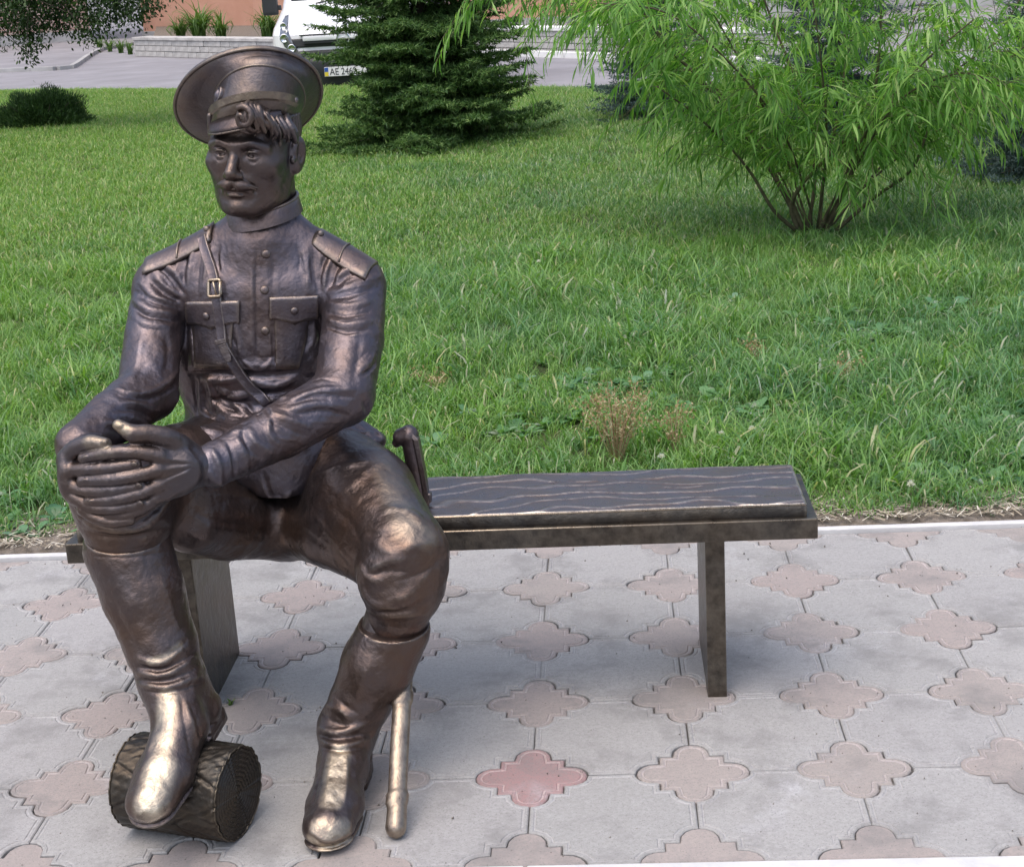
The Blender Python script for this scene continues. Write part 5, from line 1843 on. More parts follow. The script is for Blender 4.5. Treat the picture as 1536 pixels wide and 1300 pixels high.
# ------------------------------------------------------------------ sabre hanging at the left hip
def sabre_build():
    hilt_base = at(632, 752, 0.315)
    tip = Vector((-0.2325, -0.195, 0.021))
    t = empty('sabre', tip - Vector((0, 0, 0.021)))
    base = t.location.copy()
    tag(t, 'curved bronze sabre in its scabbard hanging beside the left leg', 'sabre')
    d = (hilt_base - tip)
    bow = Vector((-0.008, 0.004, 0))
    F = Field((-0.34, -0.25, -0.01), (-0.13, 0.40, 0.52), 0.0032)
    pts = [tip + d * s + bow * (1.0 * math.sin(math.pi * s)) for s in np.linspace(0, 1, 14)]
    F.chain(pts, [0.0135] * 14, 0.002, flat=((0.75, 0.35, 0.0), 1.35))
    F.chain([tip - d.normalized() * 0.006, tip + d.normalized() * 0.026], [0.0185, 0.0165], 0.004)
    for s in (0.07, 0.36, 0.72):
        q = tip + d * s + bow * (1.0 * math.sin(math.pi * s))
        F.chain([q - d.normalized() * 0.005, q + d.normalized() * 0.005], [0.0165, 0.0165], 0.002, flat=((0.75, 0.35, 0.0), 1.3))
    F.half((0, 0, 0.0015), (0, 0, -1))
    v, f = F.mesh()
    me = mesh_np(v - np.array(base), f, 'scabbard', smooth=True)
    set_wear(me, v, [(tip, tip + d * 0.38, 0.05, 0.45)])
    link('scabbard', me, M_BOOT, t)
    # hilt: curved grip with beaked pommel and a flat back strap
    H = Field((-0.32, 0.22, 0.44), (-0.16, 0.42, 0.64), 0.0020)
    Yh = 0.320
    grip = [at(631, 752, Yh), at(625, 712, Yh), at(619, 680, Yh), at(614, 655, Yh)]
    c = catmull([tuple(p) for p in grip], 4)
    H.chain(c, list(np.interp(np.linspace(0, 1, len(c)), [0, 0.25, 0.5, 0.7, 0.85, 1], [0.0190, 0.0195, 0.0185, 0.0175, 0.0175, 0.0180])), 0.003, flat=((0.0, 1.0, 0.15), 1.15))
    H.chain([at(613, 652, Yh), at(602, 655, Yh), at(595, 664, Yh)], [0.0195, 0.0170, 0.0095], 0.004, flat=((0.0, 1.0, 0.15), 1.1))
    for k in range(9):
        q = c[2 + k]; H.ridge([q + np.array([-0.015, -0.012, 0]), q + np.array([-0.015, 0.012, 0])], 0.0022, -0.002)
    H.rbox(at(632, 748, Yh), (0.016, 0.020, 0.007), 0.003, 0.003)
    H.rbox(at(643, 745, Yh - 0.01), (0.006, 0.010, 0.010), 0.003, 0.004)
    v, f = H.mesh()
    h = link('hilt', mesh_np(v - np.array(base), f, 'hilt', smooth=True), M_BRONZE, t)
    bs = [Vector(p) + Vector((0.0165, -0.008, 0.0)) - base for p in c]
    bs.append(Vector(at(611, 641, Yh)) - base)
    mb = MB()
    for a, b in zip(bs[:-1], bs[1:]):
        pass
    n = len(bs)
    vs = []
    for i, p in enumerate(bs):
        w = 0.0145 - 0.002 * abs(i / (n - 1) - 0.45)
        vs += [p + Vector((0.0035, -w, 0)), p + Vector((0.0035, w, 0)), p + Vector((-0.006, w, 0)), p + Vector((-0.006, -w, 0))]
    fs = [(i * 4 + k, i * 4 + (k + 1) % 4, (i + 1) * 4 + (k + 1) % 4, (i + 1) * 4 + k) for i in range(n - 1) for k in range(4)] + [(3, 2, 1, 0), ((n - 1) * 4, (n - 1) * 4 + 1, (n - 1) * 4 + 2, (n - 1) * 4 + 3)]
    mb.add(vs, fs)
    mb.build('back_strap', M_BRONZE, h, bevel=0.0015)
    return t


sabre_build()
# ------------------------------------------------------------------ leaves and needles
M_SPRUCE = leaf_mat('spruce_needles', [(0.0, (0.036, 0.085, 0.024)), (0.5, (0.072, 0.150, 0.038)), (0.8, (0.120, 0.215, 0.058)), (1.0, (0.19, 0.29, 0.090))], 0.15, 0.55, 0.3)
M_BLUE = leaf_mat('blue_spruce_needles', [(0.0, (0.030, 0.058, 0.050)), (0.5, (0.060, 0.105, 0.098)), (1.0, (0.125, 0.185, 0.180))], 0.12, 0.55, 0.3)
M_WILLOW = leaf_mat('willow_leaf', [(0.0, (0.066, 0.177, 0.038)), (0.35, (0.129, 0.293, 0.056)), (0.7, (0.211, 0.409, 0.089)), (0.90, (0.320, 0.512, 0.153)), (1.0, (0.421, 0.558, 0.230))], 0.5, 0.45, 0.4)
M_DARKLEAF = leaf_mat('dark_leaf', [(0.0, (0.020, 0.040, 0.014)), (0.6, (0.038, 0.075, 0.024)), (1.0, (0.070, 0.125, 0.040))], 0.25, 0.5, 0.35)
M_YEW = leaf_mat('low_bush_needles', [(0.0, (0.020, 0.052, 0.014)), (0.6, (0.042, 0.090, 0.024)), (1.0, (0.080, 0.145, 0.042))], 0.18, 0.55, 0.3)
M_LILY = leaf_mat('border_leaf', [(0.0, (0.060, 0.130, 0.028)), (0.6, (0.105, 0.195, 0.045)), (1.0, (0.17, 0.25, 0.080))], 0.35, 0.45, 0.4)
M_DRY = leaf_mat('dry_stalk', [(0.0, (0.24, 0.16, 0.085)), (0.5, (0.38, 0.28, 0.16)), (1.0, (0.52, 0.44, 0.30))], 0.25, 0.7, 0.2)
M_PETAL = leaf_mat('white_petal', [(0.0, (0.62, 0.62, 0.60)), (1.0, (0.78, 0.78, 0.76))], 0.3, 0.6, 0.2)
M_BARK = plain_mat('bark', (0.045, 0.036, 0.030), (0.115, 0.098, 0.080), 22, 0.92, 0.9, 0.006, 90)
M_BARK_G = plain_mat('green_bark', (0.060, 0.052, 0.034), (0.145, 0.135, 0.080), 16, 0.85, 0.6, 0.004, 90)


def unit(a): return a / (np.linalg.norm(a, axis=-1, keepdims=True) + 1e-9)


def needle_mesh(name, base, d, length, width, mat, rng):
    """many single-triangle needles"""
    n = len(base)
    side = unit(np.cross(d, rng.normal(size=(n, 3))))
    w = width * rng.uniform(0.7, 1.3, (n, 1)) / 2
    v = np.stack([base + side * w, base - side * w, base + d * (length * rng.uniform(0.7, 1.25, (n, 1)))], 1).reshape(-1, 3)
    me = mesh_np(v, np.arange(3 * n).reshape(n, 3), name)
    me.materials.append(mat)
    return me


def spruce(loc, H, R, mat, seed, label, group, zmax=None, dens=1.0, width=0.007, low=0.06, gaps=None, nlen=0.034):
    """tiered conifer: trunk, boughs, needles along every twig"""
    rng = np.random.default_rng(seed)
    t = empty('spruce_tree', loc)
    tag(t, label, 'tree', group)
    MB().tube([(0, 0, -0.05), (0.01, 0, H * 0.5), (0, 0, H)], [0.055 * H / 3, 0.035 * H / 3, 0.006], 10).build('trunk', M_BARK, t, smooth=True)
    bough = MB()
    B, D = [], []
    z = low
    while z < H * 0.97:
        k = 1 - z / H
        nb = int((9 + 5 * k) * dens) + 2
        a0 = rng.uniform(0, 6.28)
        for b in range(nb):
            a = a0 + 6.283 * b / nb + rng.normal(0, 0.16)
            L = R * (k ** 0.85) * rng.choice([0.62, 0.8, 0.95, 1.06]) * rng.uniform(0.9, 1.1) + 0.05
            zz = max(0.05, z + rng.normal(0, 0.065))
            dr = np.array([math.cos(a), math.sin(a), 0])
            sag = rng.uniform(0.06, 0.36)
            S = np.linspace(0, 1, 9)
            sp = np.array([[0, 0, zz]]) + dr[None] * (L * S)[:, None] + np.array([0, 0, 1.0])[None] * (L * (-sag * S + (sag * 0.95) * S ** 2.4 + 0.02))[:, None]
            sp[:, 2] = np.maximum(sp[:, 2], 0.03)
            bough.tube([tuple(p) for p in sp[[0, 2, 5]]], [0.010 * k + 0.003, 0.006 * k + 0.002, 0.0015], 4, cap=False)
            side = np.array([-dr[1], dr[0], 0])
            nt_ = int(L / 0.036 * dens) + 4
            for s in np.linspace(0.06, 1.0, nt_):
                p = np.array([np.interp(s, S, sp[:, c]) for c in range(3)])
                if gaps and any(p[0] < gx and za < p[2] < zb and p[1] < 0.35 for gx, za, zb in gaps): continue
                for sg in (-1, 1):
                    if s > 0.97 and sg > 0: td = dr.copy()
                    else: td = dr * rng.uniform(0.45, 0.8) + side * sg * rng.uniform(0.7, 1.0)
                    td = td + np.array([0, 0, rng.uniform(-0.32, 0.06)])
                    td /= np.linalg.norm(td)
                    tl = (0.34 * L * (1.05 - s) + 0.06) * rng.uniform(0.7, 1.2)
                    m = max(6, int(tl / 0.0085 * dens))
                    q = rng.uniform(0, 1, m)[:, None]
                    bp = p + td * tl * q
                    nd = unit(td * rng.uniform(0.5, 1.1, (m, 1)) + rng.normal(0, 0.62, (m, 3)) + np.array([0, 0, 0.10]))
                    B.append(bp); D.append(nd)
        z += rng.uniform(0.095, 0.135) * (H / 2.6)
    B = np.concatenate(B); D = np.concatenate(D)
    for gx, za, zb in (gaps or ()):                       # bare stretch where a bough is missing
        k_ = ~((B[:, 0] < gx - 0.04) & (B[:, 2] > za + 0.02) & (B[:, 2] < zb - 0.02) & (B[:, 1] < 0.45))
        B, D = B[k_], D[k_]
    bough.build('boughs', M_BARK, t)['kind'] = 'stuff'
    link('crown', needle_mesh('crown', B, D, nlen, width, mat, rng), mat, t)
    return t


def place(x, y, z=0.0):
    p = atz(x, y, z)
    return (p.x, p.y, lawn_z(p.x, p.y) - 0.02)


spruce(place(640, 214), 3.7, 1.04, M_SPRUCE, 25, 'dark green spruce tree standing on the lawn in front of the white van', 'spruces on the lawn', dens=1.3, width=0.0120, gaps=((-0.42, at(500, 124, 10.1).z, at(500, 94, 10.1).z), (-0.44, at(500, 70, 10.1).z, at(500, 44, 10.1).z)), nlen=0.042)
spruce(place(985, 182), 1.9, 0.55, M_BLUE, 22, 'small blue-grey spruce half hidden behind the left of the willow bush', 'spruces on the lawn', dens=0.9, width=0.008)
spruce((2.86, 6.9, 0.0), 1.8, 0.62, M_BLUE, 23, 'blue-grey spruce at the right edge of the picture beside the willow bush', 'spruces on the lawn', dens=0.9, width=0.007)
spruce((1.95, 9.6, 0.0), 2.9, 0.85, M_BLUE, 24, 'tall blue-grey spruce straight behind the middle of the willow bush', 'spruces on the lawn', dens=0.8, width=0.008)


# ------------------------------------------------------------------ willow bush
def leaf_mesh(name, base, d, up, length, width, mat, fold=0.25, droop=0.25):
    """lance-shaped leaves: six points, four triangles, folded along the rib"""
    side = unit(np.cross(d, up)); nrm = unit(np.cross(side, d))
    L, W = length[:, None], width[:, None]
    p0 = base
    m1 = base + d * L * 0.38 - nrm * L * droop * 0.10
    l1 = m1 + side * W * 0.5 + nrm * W * fold
    r1 = m1 - side * W * 0.5 + nrm * W * fold
    m2 = base + d * L * 0.72 - nrm * L * droop * 0.38
    l2 = m2 + side * W * 0.34 + nrm * W * fold * 0.6
    r2 = m2 - side * W * 0.34 + nrm * W * fold * 0.6
    tip = base + d * L - nrm * L * droop
    v = np.stack([p0, l1, m1, r1, l2, m2, r2, tip], 1).reshape(-1, 3)
    n = len(base)
    tri = np.array([[0, 2, 1], [0, 3, 2], [1, 2, 5], [1, 5, 4], [2, 3, 6], [2, 6, 5], [4, 5, 7], [5, 6, 7]])
    f = (np.arange(n)[:, None, None] * 8 + tri[None]).reshape(-1, 3)
    me = mesh_np(v, f, name, smooth=False)
    me.materials.append(mat)
    return me


def willow():
    rng = np.random.default_rng(31)
    b = atz(1222, 352, 0.0)
    t = empty('willow_bush', (b.x, b.y, 0))
    tag(t, 'spreading multi-stemmed willow bush with long narrow drooping leaves', 'bush')
    o = np.array([b.x, b.y, 0.0])
    Y = b.y
    W = lambda x, y, dy=0.0: np.array(at(x, y, Y + dy)) - o
    stems = [
        [W(1198, 348), W(1188, 300, -0.02), W(1245, 232, -0.05), W(1305, 176, -0.12), W(1370, 110, -0.2), W(1420, 40, -0.3)],
        [W(1200, 350, 0.03), W(1193, 292, 0.04), W(1270, 216, 0.05), W(1378, 166, 0.0), W(1470, 120, -0.1), W(1550, 60, -0.2)],
        [W(1236, 352), W(1265, 290, -0.05), W(1290, 225, -0.1), W(1306, 172, -0.15), W(1318, 90, -0.2), W(1320, -20, -0.25), W(1300, -150, -0.2)],
        [W(1252, 348), W(1312, 296, -0.1), W(1366, 256, -0.2), W(1392, 195, -0.25), W(1420, 120, -0.3), W(1500, 60, -0.35)],
        [W(1206, 346), W(1152, 248, 0.1), W(1104, 184, 0.15), W(1050, 118, 0.1), W(1000, 70, 0.05), W(955, 0, 0.0), W(920, -90, -0.1)],
        [W(1196, 348), W(1160, 315, -0.1), W(1128, 262, -0.15), W(1092, 218, -0.2), W(1040, 170, -0.3), W(985, 130, -0.35)],
        [W(1228, 346, 0.05), W(1238, 250, 0.2), W(1262, 150, 0.3), W(1268, 40, 0.35), W(1260, -120, 0.4)],
        [W(1212, 346, 0.05), W(1222, 250, 0.15), W(1196, 130, 0.25), W(1150, 10, 0.3), W(1110, -120, 0.3)],
        [W(1208, 348), W(1170, 262, 0.25), W(1108, 178, 0.5), W(1020, 90, 0.7), W(930, 30, 0.8), W(840, 0, 0.8)],
        [W(1240, 348, 0.05), W(1330, 240, 0.3), W(1420, 150, 0.5), W(1500, 50, 0.6), W(1560, -60, 0.6)],
        [W(1218, 350), W(1212, 300, -0.15), W(1170, 190, -0.4), W(1090, 90, -0.6), W(1000, 20, -0.7), W(900, 5, -0.75)],
        [W(1230, 350), W(1255, 290, -0.2), W(1310, 180, -0.5), W(1390, 90, -0.7), W(1460, 30, -0.8)],
        [W(1215, 348), W(1180, 240, 0.0), W(1120, 110, -0.2), W(1050, -10, -0.3), W(980, -100, -0.3)],
        [W(1225, 350), W(1240, 220, -0.3), W(1230, 80, -0.5), W(1210, -60, -0.55)],
        [W(1200, 346), W(1130, 200, 0.3), W(1000, 60, 0.4), W(880, -30, 0.35), W(790, -50, 0.3), W(735, -20, 0.2)],
    ]
    stems += [
        [W(1235, 350), W(1330, 250, 0.2), W(1450, 170, 0.2), W(1560, 110, 0.1), W(1640, 90, 0.0)],
        [W(1225, 350), W(1290, 220, 0.5), W(1350, 80, 0.8), W(1400, -40, 0.9)],
        [W(1215, 350), W(1160, 220, 0.5), W(1110, 90, 0.8), W(1080, -30, 0.9)],
        [W(1230, 350), W(1290, 240, -0.35), W(1350, 150, -0.6), W(1440, 110, -0.75), W(1500, 130, -0.8)]]
    st = MB()
    twb = MB()
    LB_, LD, LU = [], [], []
    for i, s in enumerate(stems):
        c = catmull(s, 5)
        r0 = 0.011 if i < 8 else 0.0065
        if i in (2, 4): r0 = 0.015
        st.tube([tuple(p) for p in c], list(np.linspace(r0, 0.0035, len(c))), 7)
        cum = np.concatenate([[0], np.cumsum(np.linalg.norm(np.diff(c, axis=0), axis=1))]); tot = cum[-1]
        nsec = int(tot / 0.068)
        for q in np.linspace(0.16, 1.0, nsec):
            p = np.array([np.interp(q * tot, cum, c[:, k]) for k in range(3)])
            if p[2] < 0.27 + 0.25 * rng.random(): continue
            tg = unit(np.array([np.interp(min(q * tot + 0.03, tot), cum, c[:, k]) for k in range(3)]) - p + 1e-6)
            for rep in range(2 if rng.random() < 0.75 else 3):
                a = rng.uniform(0, 6.283)
                out = unit(np.array([math.cos(a), math.sin(a), rng.uniform(-0.1, 0.6)]) + tg * 0.7 + np.array([p[0], p[1], 0]) * 0.25)
                Lb = rng.uniform(0.14, 0.46)
                # twig: goes out, then bows under its leaves
                S = np.linspace(0, 1, 8)
                tw = p + out[None] * (Lb * S)[:, None] + np.array([0, 0, -1.0])[None] * (Lb * rng.uniform(0.15, 1.0) * S ** 2)[:, None]
                twb.tube([tuple(x) for x in tw[::7]] if rng.random() < 0.3 else [tuple(x) for x in tw[[0, 3, 7]]], [0.0026, 0.0010] if False else 0.0016, 3, cap=False)
                nl = int(Lb / 0.0175) + 3
                for u in np.linspace(0.12, 1.0, nl):
                    bp = np.array([np.interp(u, S, tw[:, k]) for k in range(3)])
                    td = unit(np.array([np.interp(min(u + 0.08, 1), S, tw[:, k]) - np.interp(max(u - 0.08, 0), S, tw[:, k]) for k in range(3)]))
                    sd = unit(np.cross(td, np.array([0, 0, 1.0])) + 1e-3) * rng.choice([-1, 1])
                    d = unit(td * rng.uniform(0.3, 0.9) + sd * rng.uniform(0.25, 0.9) + np.array([0, 0, -rng.uniform(-0.1, 1.25)]))
                    LB_.append(bp); LD.append(d); LU.append(np.array([0, 0, 1.0]) + rng.normal(0, 0.35, 3))
    st.build('trunk', M_BARK_G, t, smooth=True)
    twb.build('twigs', M_BARK_G, t)['kind'] = 'stuff'
    LB_, LD, LU = map(np.array, (LB_, LD, LU))
    n = len(LB_)
    ln = rng.uniform(0.075, 0.140, n); wd = ln * rng.uniform(0.080, 0.115, n)
    link('crown', leaf_mesh('crown', LB_, LD, LU, ln, wd, M_WILLOW, 0.22, 0.22), M_WILLOW, t)
    return n


NW = willow()


# ------------------------------------------------------------------ leafy tree hanging in from the left, low bush
def leaf_cloud(blobs, per, size, rng, flat=0.6):
    B, D, U = [], [], []
    for (c, r, k) in blobs:
        n = int(per * k)
        # little sprigs so that the outline is ragged
        ns = max(3, n // 9)
        dirs = unit(rng.normal(size=(ns, 3))); rad = np.abs(rng.normal(0.75, 0.25, (ns, 1)))
        sc = np.array(c) + dirs * rad * r
        for j in range(ns):
            m = 9
            off = rng.normal(0, size * 1.1, (m, 3))
            B.append(sc[j] + off)
            D.append(unit(dirs[j] * 0.5 + rng.normal(0, 0.7, (m, 3)) + np.array([0, 0, -0.35])))
            U.append(np.array([0, 0, 1.0]) + rng.normal(0, 0.6, (m, 3)))
    return np.concatenate(B), np.concatenate(D), np.concatenate(U)


def hanging_tree():
    rng = np.random.default_rng(41)
    loc = Vector((-9.2, 13.4, -0.05))
    t = empty('leafy_tree', loc)
    tag(t, 'dark leafy tree whose low branches hang in at the upper left corner', 'tree')
    o = np.array(loc)
    trunk = MB()
    trunk.tube([(0, 0, -0.1), (0.05, 0.05, 1.0), (0.2, 0.0, 2.0), (0.3, -0.1, 3.4)], [0.15, 0.12, 0.10, 0.05], 10)
    spots = [(10, -10, 0.30), (20, 30, 0.24), (55, 15, 0.26), (48, 55, 0.15), (40, 72, 0.09), (95, 0, 0.26), (100, 25, 0.18), (150, 5, 0.28), (140, 35, 0.16), (128, 52, 0.09), (190, 0, 0.24), (200, 20, 0.14), (228, -2, 0.16), (60, -40, 0.4),
             (130, -50, 0.4), (200, -60, 0.4), (-40, 0, 0.4), (0, 62, 0.08), (-60, -60, 0.5), (245, -30, 0.2), (47, 88, 0.04), (44, 80, 0.05)]
    blobs = []
    pts = [np.array(at(x, y, 13.2 + rng.normal(0, 0.35))) - o for x, y, r in spots]
    # three low limbs, each forking into branchlets that carry the leaf clusters
    order = np.argsort([p[0] for p in pts])
    for g, root in zip(np.array_split(order, 3), ((0.08, 0.02, 1.35), (0.15, 0.0, 1.75), (0.2, 0.0, 2.05))):
        root = np.array(root); c = np.mean([pts[k] for k in g], 0) + np.array([0, 0, 0.22])
        limb = catmull([root, root * 0.6 + c * 0.4 + np.array([0, rng.normal(0, 0.15), 0.30]), root * 0.2 + c * 0.8 + np.array([0, rng.normal(0, 0.2), 0.22]), c], 4)
        trunk.tube([tuple(p) for p in limb], list(np.linspace(0.045, 0.014, len(limb))), 7)
        for k in g:
            q = limb[rng.integers(len(limb) // 3, len(limb) - 1)]
            m_ = (q + pts[k]) / 2 + rng.normal(0, 0.10, 3) + np.array([0, 0, 0.10])
            trunk.tube([tuple(p) for p in catmull([q, m_, pts[k]], 4)], list(np.linspace(0.012, 0.003, 9)), 5, cap=False)
    for p, (x, y, r) in zip(pts, spots): blobs.append((p, r, (r / 0.25) ** 2))
    for k in range(26):                                    # the crown above the picture
        a = rng.uniform(0, 6.28); q = rng.uniform(0.3, 1.9)
        blobs.append((np.array([0.3 + q * math.cos(a), q * math.sin(a), rng.uniform(2.0, 4.0)]), 0.55, 2.2))
    trunk.build('trunk', M_BARK, t, smooth=True)
    B, D, U = leaf_cloud(blobs, 800, 0.040, rng)
    n = len(B)
    ln = rng.uniform(0.026, 0.055, n)
    link('crown', leaf_mesh('crown', B, D, U, ln, ln * 0.5, M_DARKLEAF, 0.15, 0.2), M_DARKLEAF, t)


hanging_tree()


def low_bush():
    rng = np.random.default_rng(43)
    p = atz(66, 190, 0.0)
    t = empty('low_bush', (p.x, p.y, lawn_z(p.x, p.y) - 0.02))
    tag(t, 'low rounded dark evergreen bush on the lawn at the left edge', 'bush')
    n = 26000
    d = unit(rng.normal(size=(n, 3))); d[:, 2] = np.abs(d[:, 2])
    lump = 1 + 0.13 * np.sin(d[:, 0] * 9 + 1) * np.sin(d[:, 1] * 8) + 0.10 * np.sin(d[:, 2] * 13 + d[:, 0] * 7)
    r = np.clip(rng.normal(0.88, 0.13, n), 0.2, 1.12) * lump
    base = d * r[:, None] * np.array([0.46, 0.40, 0.34])
    dd = unit(d + np.array([0, 0, 0.55]) + rng.normal(0, 0.5, (n, 3)))
    link('crown', needle_mesh('crown', base, dd, 0.040, 0.010, M_YEW, rng), M_YEW, t)
    st = MB()
    for k in range(12):
        a = 6.28 * k / 12
        st.tube([(0, 0, -0.03), (0.2 * math.cos(a), 0.17 * math.sin(a), 0.12), (0.42 * math.cos(a), 0.36 * math.sin(a), 0.26)], [0.015, 0.009, 0.003], 5)
    st.build('trunk', M_BARK, t)


low_bush()


# ------------------------------------------------------------------ plants in the grass and the border
def blade_clump(name, loc, n, h0, h1, w, lean, mat, seed, label, cat='plant', group=None):
    me = blades(n, h0 * 0.25, h0, h1, w, lean, seed, 5)
    me.materials.clear(); me.materials.append(mat)
    o = bpy.data.objects.new(name, me); COL.objects.link(o); o.location = loc
    tag(o, label, cat, group)
    return o


def dry_weed(loc, h, n, spread, seed, label, mat):
    rng = np.random.default_rng(seed)
    t = empty('dry_weed', loc)
    tag(t, label, 'plant', 'dry weeds standing in the grass')
    s = MB()
    B, D = [], []
    for k in range(n):
        a = rng.uniform(0, 6.28); q = rng.uniform(0.2, 1.0) * spread
        top = np.array([q * math.cos(a), q * math.sin(a), h * rng.uniform(0.6, 1.0)])
        m = top * 0.5 + np.array([0, 0, h * 0.12])
        s.tube([(0, 0, -0.01), tuple(m), tuple(top)], [0.0016, 0.0012, 0.0007], 4, cap=False)
        for j in range(26):
            u = rng.uniform(0.35, 1.0)
            p = (m * (1 - u) * 2 * 0.5 + top * u) if u > 0.5 else m * (u * 2) 
            B.append(p + rng.normal(0, 0.012, 3)); D.append(unit(rng.normal(size=3) + np.array([0, 0, 0.6])))
    s.build('stalks', mat, t)
    link('seed_heads', needle_mesh('seed_heads', np.array(B), np.array(D), 0.011, 0.0065, mat, rng), mat, t)['kind'] = 'stuff'
    return t


for x, y, h, n, sp, sd, lab in (
        (925, 700, 0.27, 34, 0.13, 51, 'brown dried weed with tiny seed heads in the grass behind the bench'),
        (1012, 694, 0.20, 9, 0.05, 52, 'pale dry stalk with pinkish seed head right of the brown dried weed'),
        (1132, 566, 0.16, 5, 0.04, 53, 'cream feathery grass seed head above the middle of the bench'),
        (1268, 600, 0.15, 6, 0.06, 54, 'bent buff seed head in the grass above the right end of the bench'),
        (640, 590, 0.10, 10, 0.12, 55, 'low patch of brown dead grass stems just right of the statue')):
    p = atz(x, y, 0.0)
    dry_weed((p.x, p.y, 0.0), h, n, sp, sd, lab, M_DRY)


def clover_flower(x, y, label):
    p = atz(x, y, 0.10)
    t = empty('white_flower', (p.x, p.y, 0.0))
    tag(t, label, 'flower', 'white flowers in the grass')
    rng = np.random.default_rng(int(x))
    MB().tube([(0.01, 0.0, 0), (0.004, 0, 0.05), (0, 0, 0.10)], 0.0010, 4).build('stem', M_LILY, t)
    d = unit(rng.normal(size=(60, 3))); d[:, 2] = np.abs(d[:, 2])
    link('petals', needle_mesh('petals', np.array([[0, 0, 0.098]]) + d * 0.003, d, 0.009, 0.0045, M_PETAL, rng), M_PETAL, t)


for x, y, lab in ((992, 684, 'white clover flower just above the bench seat, right of the dry weed'), (1082, 650, 'white clover flower in the grass above the middle of the bench'),
                  (1366, 726, 'white flower low in the grass right of the bench'), (1128, 642, 'white flower in the grass next to the cream seed head'),
                  (808, 392, 'single pale flower in the lawn above the bench middle')):
    clover_flower(x, y, lab)

# small weed by the left bench leg, a fallen leaf on the earth strip
p = atz(346, 1056, 0.0)
blade_clump('pavement_weed', (p.x, p.y, -0.002), 16, 0.010, 0.028, 0.004, 1.3, M_LILY, 61, 'tiny green weed growing in a joint by the left bench leg')


def fallen_leaf():
    p = atz(4, 786, 0.03)
    pts = [(0.0, 0.0), (0.012, 0.014), (0.03, 0.018), (0.05, 0.010), (0.062, 0.0), (0.05, -0.010), (0.03, -0.018), (0.012, -0.014)]
    v = [(x, y, 0.010 * math.sin(x * 50) + 0.30 * abs(y)) for x, y in pts] + [(0.03, 0, 0.002)]
    f = [(k, (k + 1) % 8, 8) for k in range(8)]
    me = mesh_from(v, f, 'leaf')
    o = link('fallen_leaf', me, M_DRY, None, smooth=True)
    o.location = (p.x - 0.02, p.y, 0.025); o.rotation_euler = (0.5, 0.1, 2.6)
    so = o.modifiers.new('thick', 'SOLIDIFY'); so.thickness = 0.0008
    tag(o, 'brown curled fallen leaf on the earth at the left edge', 'leaf')


fallen_leaf()
# ------------------------------------------------------------------ buildings across the road
def brick_mat(name, c1, c2, mortar, sx, sy):
    m, nt, b = new_mat(name)
    tc = N(nt, 'ShaderNodeTexCoord')
    mp = N(nt, 'ShaderNodeMapping'); nt.links.new(tc.outputs['Object'], mp.inputs[0])
    mp.inputs['Rotation'].default_value = (math.pi / 2, 0, 0)
    br = N(nt, 'ShaderNodeTexBrick'); nt.links.new(mp.outputs[0], br.inputs['Vector'])
    br.inputs['Color1'].default_value = (*c1, 1); br.inputs['Color2'].default_value = (*c2, 1); br.inputs['Mortar'].default_value = (*mortar, 1)
    br.inputs['Scale'].default_value = 1.0; br.inputs['Brick Width'].default_value = sx; br.inputs['Row Height'].default_value = sy; br.inputs['Mortar Size'].default_value = 0.012
    n = noise(nt, 2.2, 5, 0.6, tc.outputs['Object'])
    c = mixc(nt, ramp(nt, n.outputs[0], [(0.35, (0, 0, 0)), (0.7, (0.6, 0.6, 0.6))]).outputs[0], br.outputs[0], mortar)
    nt.links.new(c, b.inputs['Base Color']); b.inputs['Roughness'].default_value = 0.9
    bump(nt, b, br.outputs['Fac'], -0.5, 0.01)
    return m


M_STUCCO = plain_mat('peach_stucco', (0.50, 0.275, 0.195), (0.57, 0.33, 0.245), 1.3, 0.92, 0.4, 0.006, 60)
M_STUCCO2 = plain_mat('beige_stucco', (0.50, 0.37, 0.28), (0.58, 0.45, 0.36), 1.3, 0.92, 0.4, 0.006, 60)
M_BRICK = brick_mat('old_brick', (0.32, 0.185, 0.155), (0.42, 0.26, 0.22), (0.40, 0.34, 0.31), 0.25, 0.08)
M_CONC = plain_mat('grey_concrete', (0.30, 0.30, 0.30), (0.42, 0.42, 0.42), 2.4, 0.9, 0.4, 0.006, 60)
M_WHITE = plain_mat('whitewash', (0.70, 0.70, 0.70), (0.80, 0.80, 0.79), 3, 0.85, 0.3, 0.004, 60)
M_STONE = plain_mat('limed_stone', (0.33, 0.32, 0.31), (0.56, 0.55, 0.53), 3.5, 0.92, 0.6, 0.01, 40)
M_GLASS = new_mat('window_glass'); M_GLASS[2].inputs['Base Color'].default_value = (0.03, 0.035, 0.04, 1); M_GLASS[2].inputs['Roughness'].default_value = 0.08; M_GLASS = M_GLASS[0]


